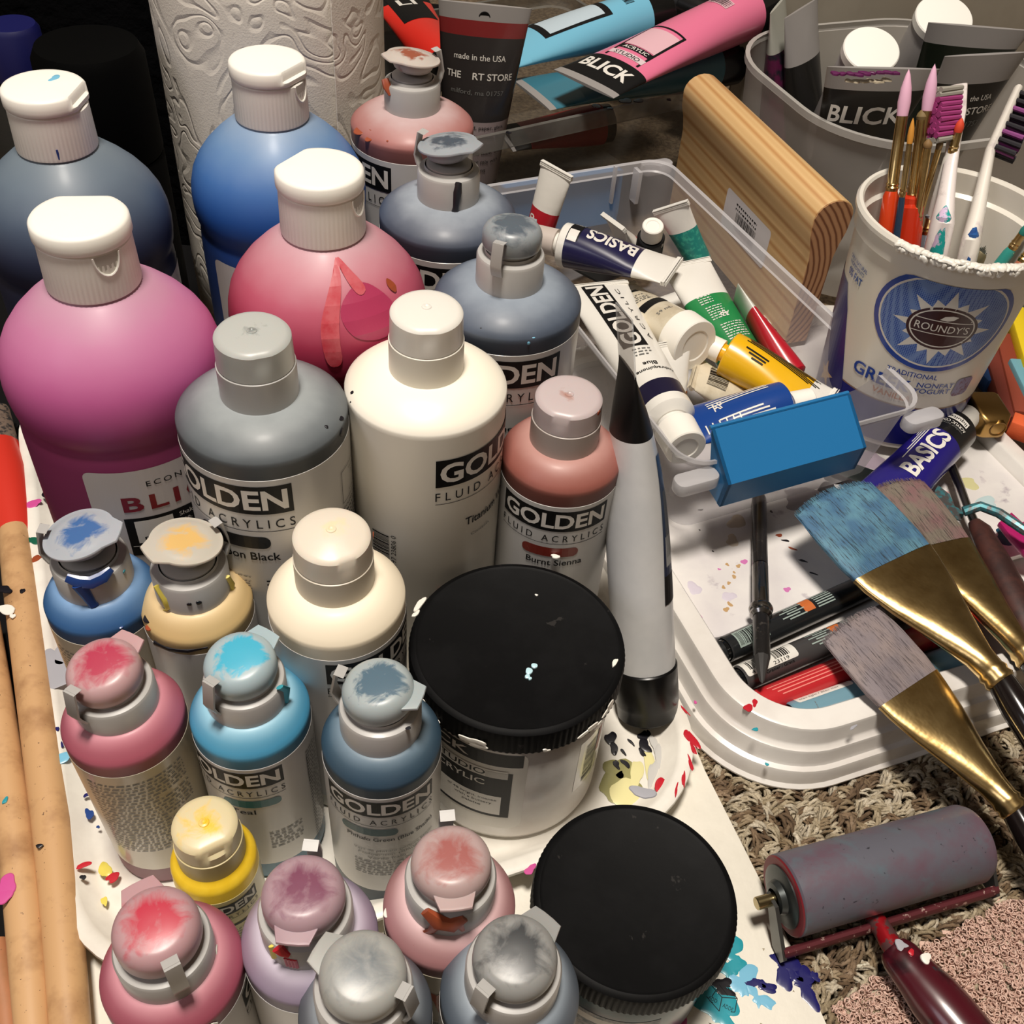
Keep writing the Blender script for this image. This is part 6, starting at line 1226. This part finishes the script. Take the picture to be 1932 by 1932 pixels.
# ------------------------------------------------------------------ brayer
def brayer():
    c0 = A(1462, 1712, 14); c1 = A(1835, 1590, 14); Z = c1 - c0; L = Z.length; Rr = 18.0; c0.z = c1.z = ZF + 22
    c0 = A(1480, 1690, ZF + 22); c1 = A(1838, 1588, ZF + 22); Z = c1 - c0; L = Z.length
    e = empty('brayer', c0, 'rubber roller with grey-blue paint film and maroon handle on the carpet', 'roller', mat4=frame(c0, Z))
    film = M('roller_paint_film', (92, 92, 102), .5, var=(((98, 78, 90), .035, .42, .6), ((84, 108, 116), .03, .5, .66), ((46, 46, 54), .30, .66, .70)), bump=(.15, .25, .5)); rub = M('red_rubber', (120, 20, 32), .5)
    g = G(); lathe(g, [(Rr - 1, 0), (Rr, .8), (Rr, L - 4), (Rr - 1.5, L - 1), (Rr - 4, L)], film, 72); g.obj('roller', e, 40)
    g = G(); lathe(g, [(Rr - .2, -.3), (Rr - .9, -.8), (Rr - 4, -.9), (Rr - 4.2, .5)], rub, 64); g.obj('rubber_edge', e, 30)
    g = G(); pk = M('dark_steel', (70, 74, 74), .35, .7); lathe(g, [(Rr - 4, .2), (Rr - 4, -1.6), (Rr - 6, -2.2), (8, -2.6), (7, -5), (4.6, -5.5), (4.6, -2), (0, -2)], pk, 48); g.obj('end_plate', e, 30); g = G(); lathe(g, [(0, L + 2), (Rr - 5, L + 1.5), (Rr - 4.5, L)], pk, 48); g.obj('end_plate', e, 30)
    g = G(); lathe(g, [(0, -14), (2.6, -14), (2.9, -13.6), (2.9, -3)], M('axle_brass', (176, 160, 120), .25, 1), 20); g.obj('axle', e)
    # frame: side arms down to a cross bar lying in front-below, local dirs
    Mi = frame((0, 0, 0), Z).to_3x3().inverted(); fr = M('painted_frame_steel', (96, 40, 46), .5, .3, var=((190, 160, 150), .35, .6, .66)); stn = M('frame_arm_steel', (100, 100, 98), .35, .8)
    fwd = Vector((Z.y, -Z.x, 0)).normalized(); dn = Vector((0, 0, -1))
    def loc(v, z): q = Mi @ v; return Vector((q.x, q.y, z))
    bar = fwd * 19 + dn * 14
    g = G(); pl = [loc(Vector((0, 0, 0)) + fwd * -3 + dn * -2, 0), loc(fwd * 5 + dn * -3, 0), loc(bar + fwd * 3, 0), loc(bar + fwd * 2 + dn * 4, 0), loc(bar - fwd * 6 + dn * 4, 0)]
    for z in (-8, L + 3.5): g = G(); loft(g, [[(p.x, p.y, z) for p in pl], [(p.x, p.y, z + 1.8) for p in pl]], stn); g.obj('side_arm', e, 30)
    g = G(); b0 = loc(bar, -7); b1 = loc(bar, L + 5); pipe(g, [b0, b0.lerp(b1, .5), b1], 3.6, fr, 10, flat=.6); g.obj('cross_bar', e)
    hs = loc(bar, L * .36)
    # handle direction toward pixel (1870,1932)
    h0 = A(1645, 1722, ZF + 10); h1 = A(1690, 1795, ZF + 14); h2 = A(1930, 2080, ZF + 14); W2 = frame(c0, Z).copy(); W2.translation = c0; inv = W2.inverted(); q = lambda p: inv @ p
    g = G(); pipe(g, [q(h0), q(h0.lerp(h1, .5)), q(h1)], [4.2, 4.5, 5], M('neck_steel', (120, 84, 84), .35, .6, var=((180, 30, 40), .2, .5, .56)), 14, up=inv.to_3x3() @ Vector((0, 0, 1))); g.obj('shank', e)
    g = G(); pts = [h1.lerp(h2, t) for t in (-.03, 0, .04, .12, .2, .32, .45, .65, .85, 1)]; pipe(g, [q(p) for p in pts], [6.5, 8, 9, 9.6, 10.4, 12, 12.5, 12, 10.5, 6], M('maroon_handle', (72, 14, 26), .28, coat=.5, var=(((50, 50, 54), .09, .62, .68), ((38, 8, 16), .04, .5, .6))), 20, flat=.85, up=inv.to_3x3() @ Vector((0, 0, 1))); ho = g.obj('handle', e)
    g = G(); rg = random.Random(2); splat(g, h1.lerp(h2, .13) + Vector((4, 2, 8)), 2.4, WHTP, rg, .8); splat(g, h1.lerp(h2, .01) + Vector((0, 0, 6.8)), 3, GRYP, rg, .5); splat(g, h1.lerp(h2, .06) + Vector((1, 0, 8)), 1.4, REDP, rg, .6)
    g.v = [inv @ v for v in g.v]; o = g.obj('paint_blob', ho)
brayer()

# ------------------------------------------------------------------ long-handled brushes at the left edge
def long_brush(p, radii, label, col, zc, ferr=None):
    pts = [A(x, y, zc) for x, y in p]; O = pts[0].copy(); e = empty('long_brush', O, label, 'brush')
    mt, nt, b = _new('worn beech ' + label[:8]); vec = _coord(nt); a = _noise(nt, vec, .05, 4, .6); f = _noise(nt, vec, .35, 4, .7)
    c = _mix(nt, _ramp(nt, a, [(.5, (0, 0, 0, 1)), (.72, (.7, .7, .7, 1))]), lin(col), lin((150, 108, 72))); c = _mix(nt, _ramp(nt, f, [(.66, (0, 0, 0, 1)), (.7, (1, 1, 1, 1))]), c, lin((84, 62, 48))); nt.links.new(c, b.inputs['Base Color']); b.inputs['Roughness'].default_value = .5
    g = G(); pipe(g, [q - O for q in pts], radii, mt, 20); h = g.obj('handle', e)
    return e, O, h
e, O, h = long_brush(((28, 1005), (40, 1100), (66, 1300), (100, 1560), (118, 1750), (132, 1932), (150, 2080)), [9, 9.5, 9.3, 9, 8.5, 8, 6], 'long wooden brush handle with red ferrule, right one of two at the left edge', (200, 158, 112), 6)
g = G(); pipe(g, [A(x, y, z) - O for x, y, z in ((-10, 850, 6), (5, 900, 6), (20, 960, 6), (28, 1005, 6), (30, 1016, 6))], [15, 15, 12, 10.2, 9.6], M('red_ferrule', (206, 52, 38), .4, coat=.3), 20, flat=.8); g.obj('ferrule', e)
g = G(); pipe(g, [A(x, y, z) - O for x, y, z in ((-30, 780, 8), (-5, 868, 8))], [15, 14], M('dirty_bristles', (110, 92, 80), .8, var=((40, 36, 36), .3, .5, .6)), 16, flat=.5); g.obj('bristles', e)
g = G(); rg = random.Random(5)
for x, y, r, m_, el in ((12, 1150, 3, WHTP, 1.8), (24, 1162, 1.6, WHTP, .9), (42, 1115, 2, BLKP, .6), (8, 1112, 3, BLKP, 1.2), (74, 1596, 1, BLKP, 1.6)): splat(g, A(x, y, 15.4) - O, r, m_, rg, .4, el)
g.obj('paint_mark', h)
e, O, h = long_brush(((-28, 1180), (-10, 1300), (18, 1500), (45, 1700), (58, 1850), (68, 2000)), [7.5, 8, 8.3, 8.3, 8, 7], 'second wooden brush handle with pink paint mark at the left edge', (204, 162, 116), 4)
g = G()
for x, y, r, m_, el in ((14, 1670, 5, MAGP, .8), (8, 1690, 4, MAGP, .8), (10, 1510, 2, TEALP, .5)): splat(g, A(x, y, 12.4) - O, r, m_, rg, .4, el)
g.obj('paint_mark', h)
e, O, h = long_brush(((-8, 1780), (12, 1900), (22, 2010)), [5, 5, 5], 'third wooden handle just showing at the lower left edge', (176, 120, 84), 0)
g = G(); O = A(75, 1130, 0); pipe(g, [A(x, y, 0) - O for x, y in ((40, 960), (75, 1130), (96, 1330), (112, 1500), (115, 1605))], [5, 5.5, 6, 6, 4], M('dark_green_lacquer', (16, 58, 44), .3, coat=.4), 16)
e = empty('green_brush', O, 'dark green lacquered brush handle wedged beside the tray', 'brush'); g.obj('handle', e)
# ------------------------------------------------------------------ groups of look-alike things
def grp(words, name, cat=None):
    for o in bpy.data.objects:
        if o.parent is None and o.get('label') and (cat is None or o.get('category') == cat) and any(w_ in o['label'] for w_ in words): o['group'] = name
grp(('clear box', 'beside the yellow tube', 'under the yellow tube', 'behind the navy tube', 'near the cream bottle cap', 'near the grey tube', 'round white cap', 'under the navy tube', 'beside the green tube', 'behind the blue handle'), 'small paint tubes in the clear box', 'tube')
grp(('back bin', 'top edge', 'pink tube', 'silver end between'), 'big paint tubes in the back bin', 'tube')
grp(('frosted container', 'left side of the container', 'inside the container', 'behind the other tubes', 'hang hole', 'round white bottle cap'), 'paint tubes in the frosted container', 'tube')
grp(('marker',), 'paint markers in the palette tray', 'marker'); grp(('pastel',), 'square pastel sticks', 'pastel')
grp(('small ', 'front of two alike', 'pearly', 'grey-black paint', 'grey paint bottle'), 'small round paint bottles', 'bottle')
grp(('large magenta', 'large red', 'large bright blue', 'large dark navy'), 'big quart paint bottles with white caps', 'bottle')
grp(('brass', 'flat brush'), 'flat brushes with brass ferrules', None) if False else None
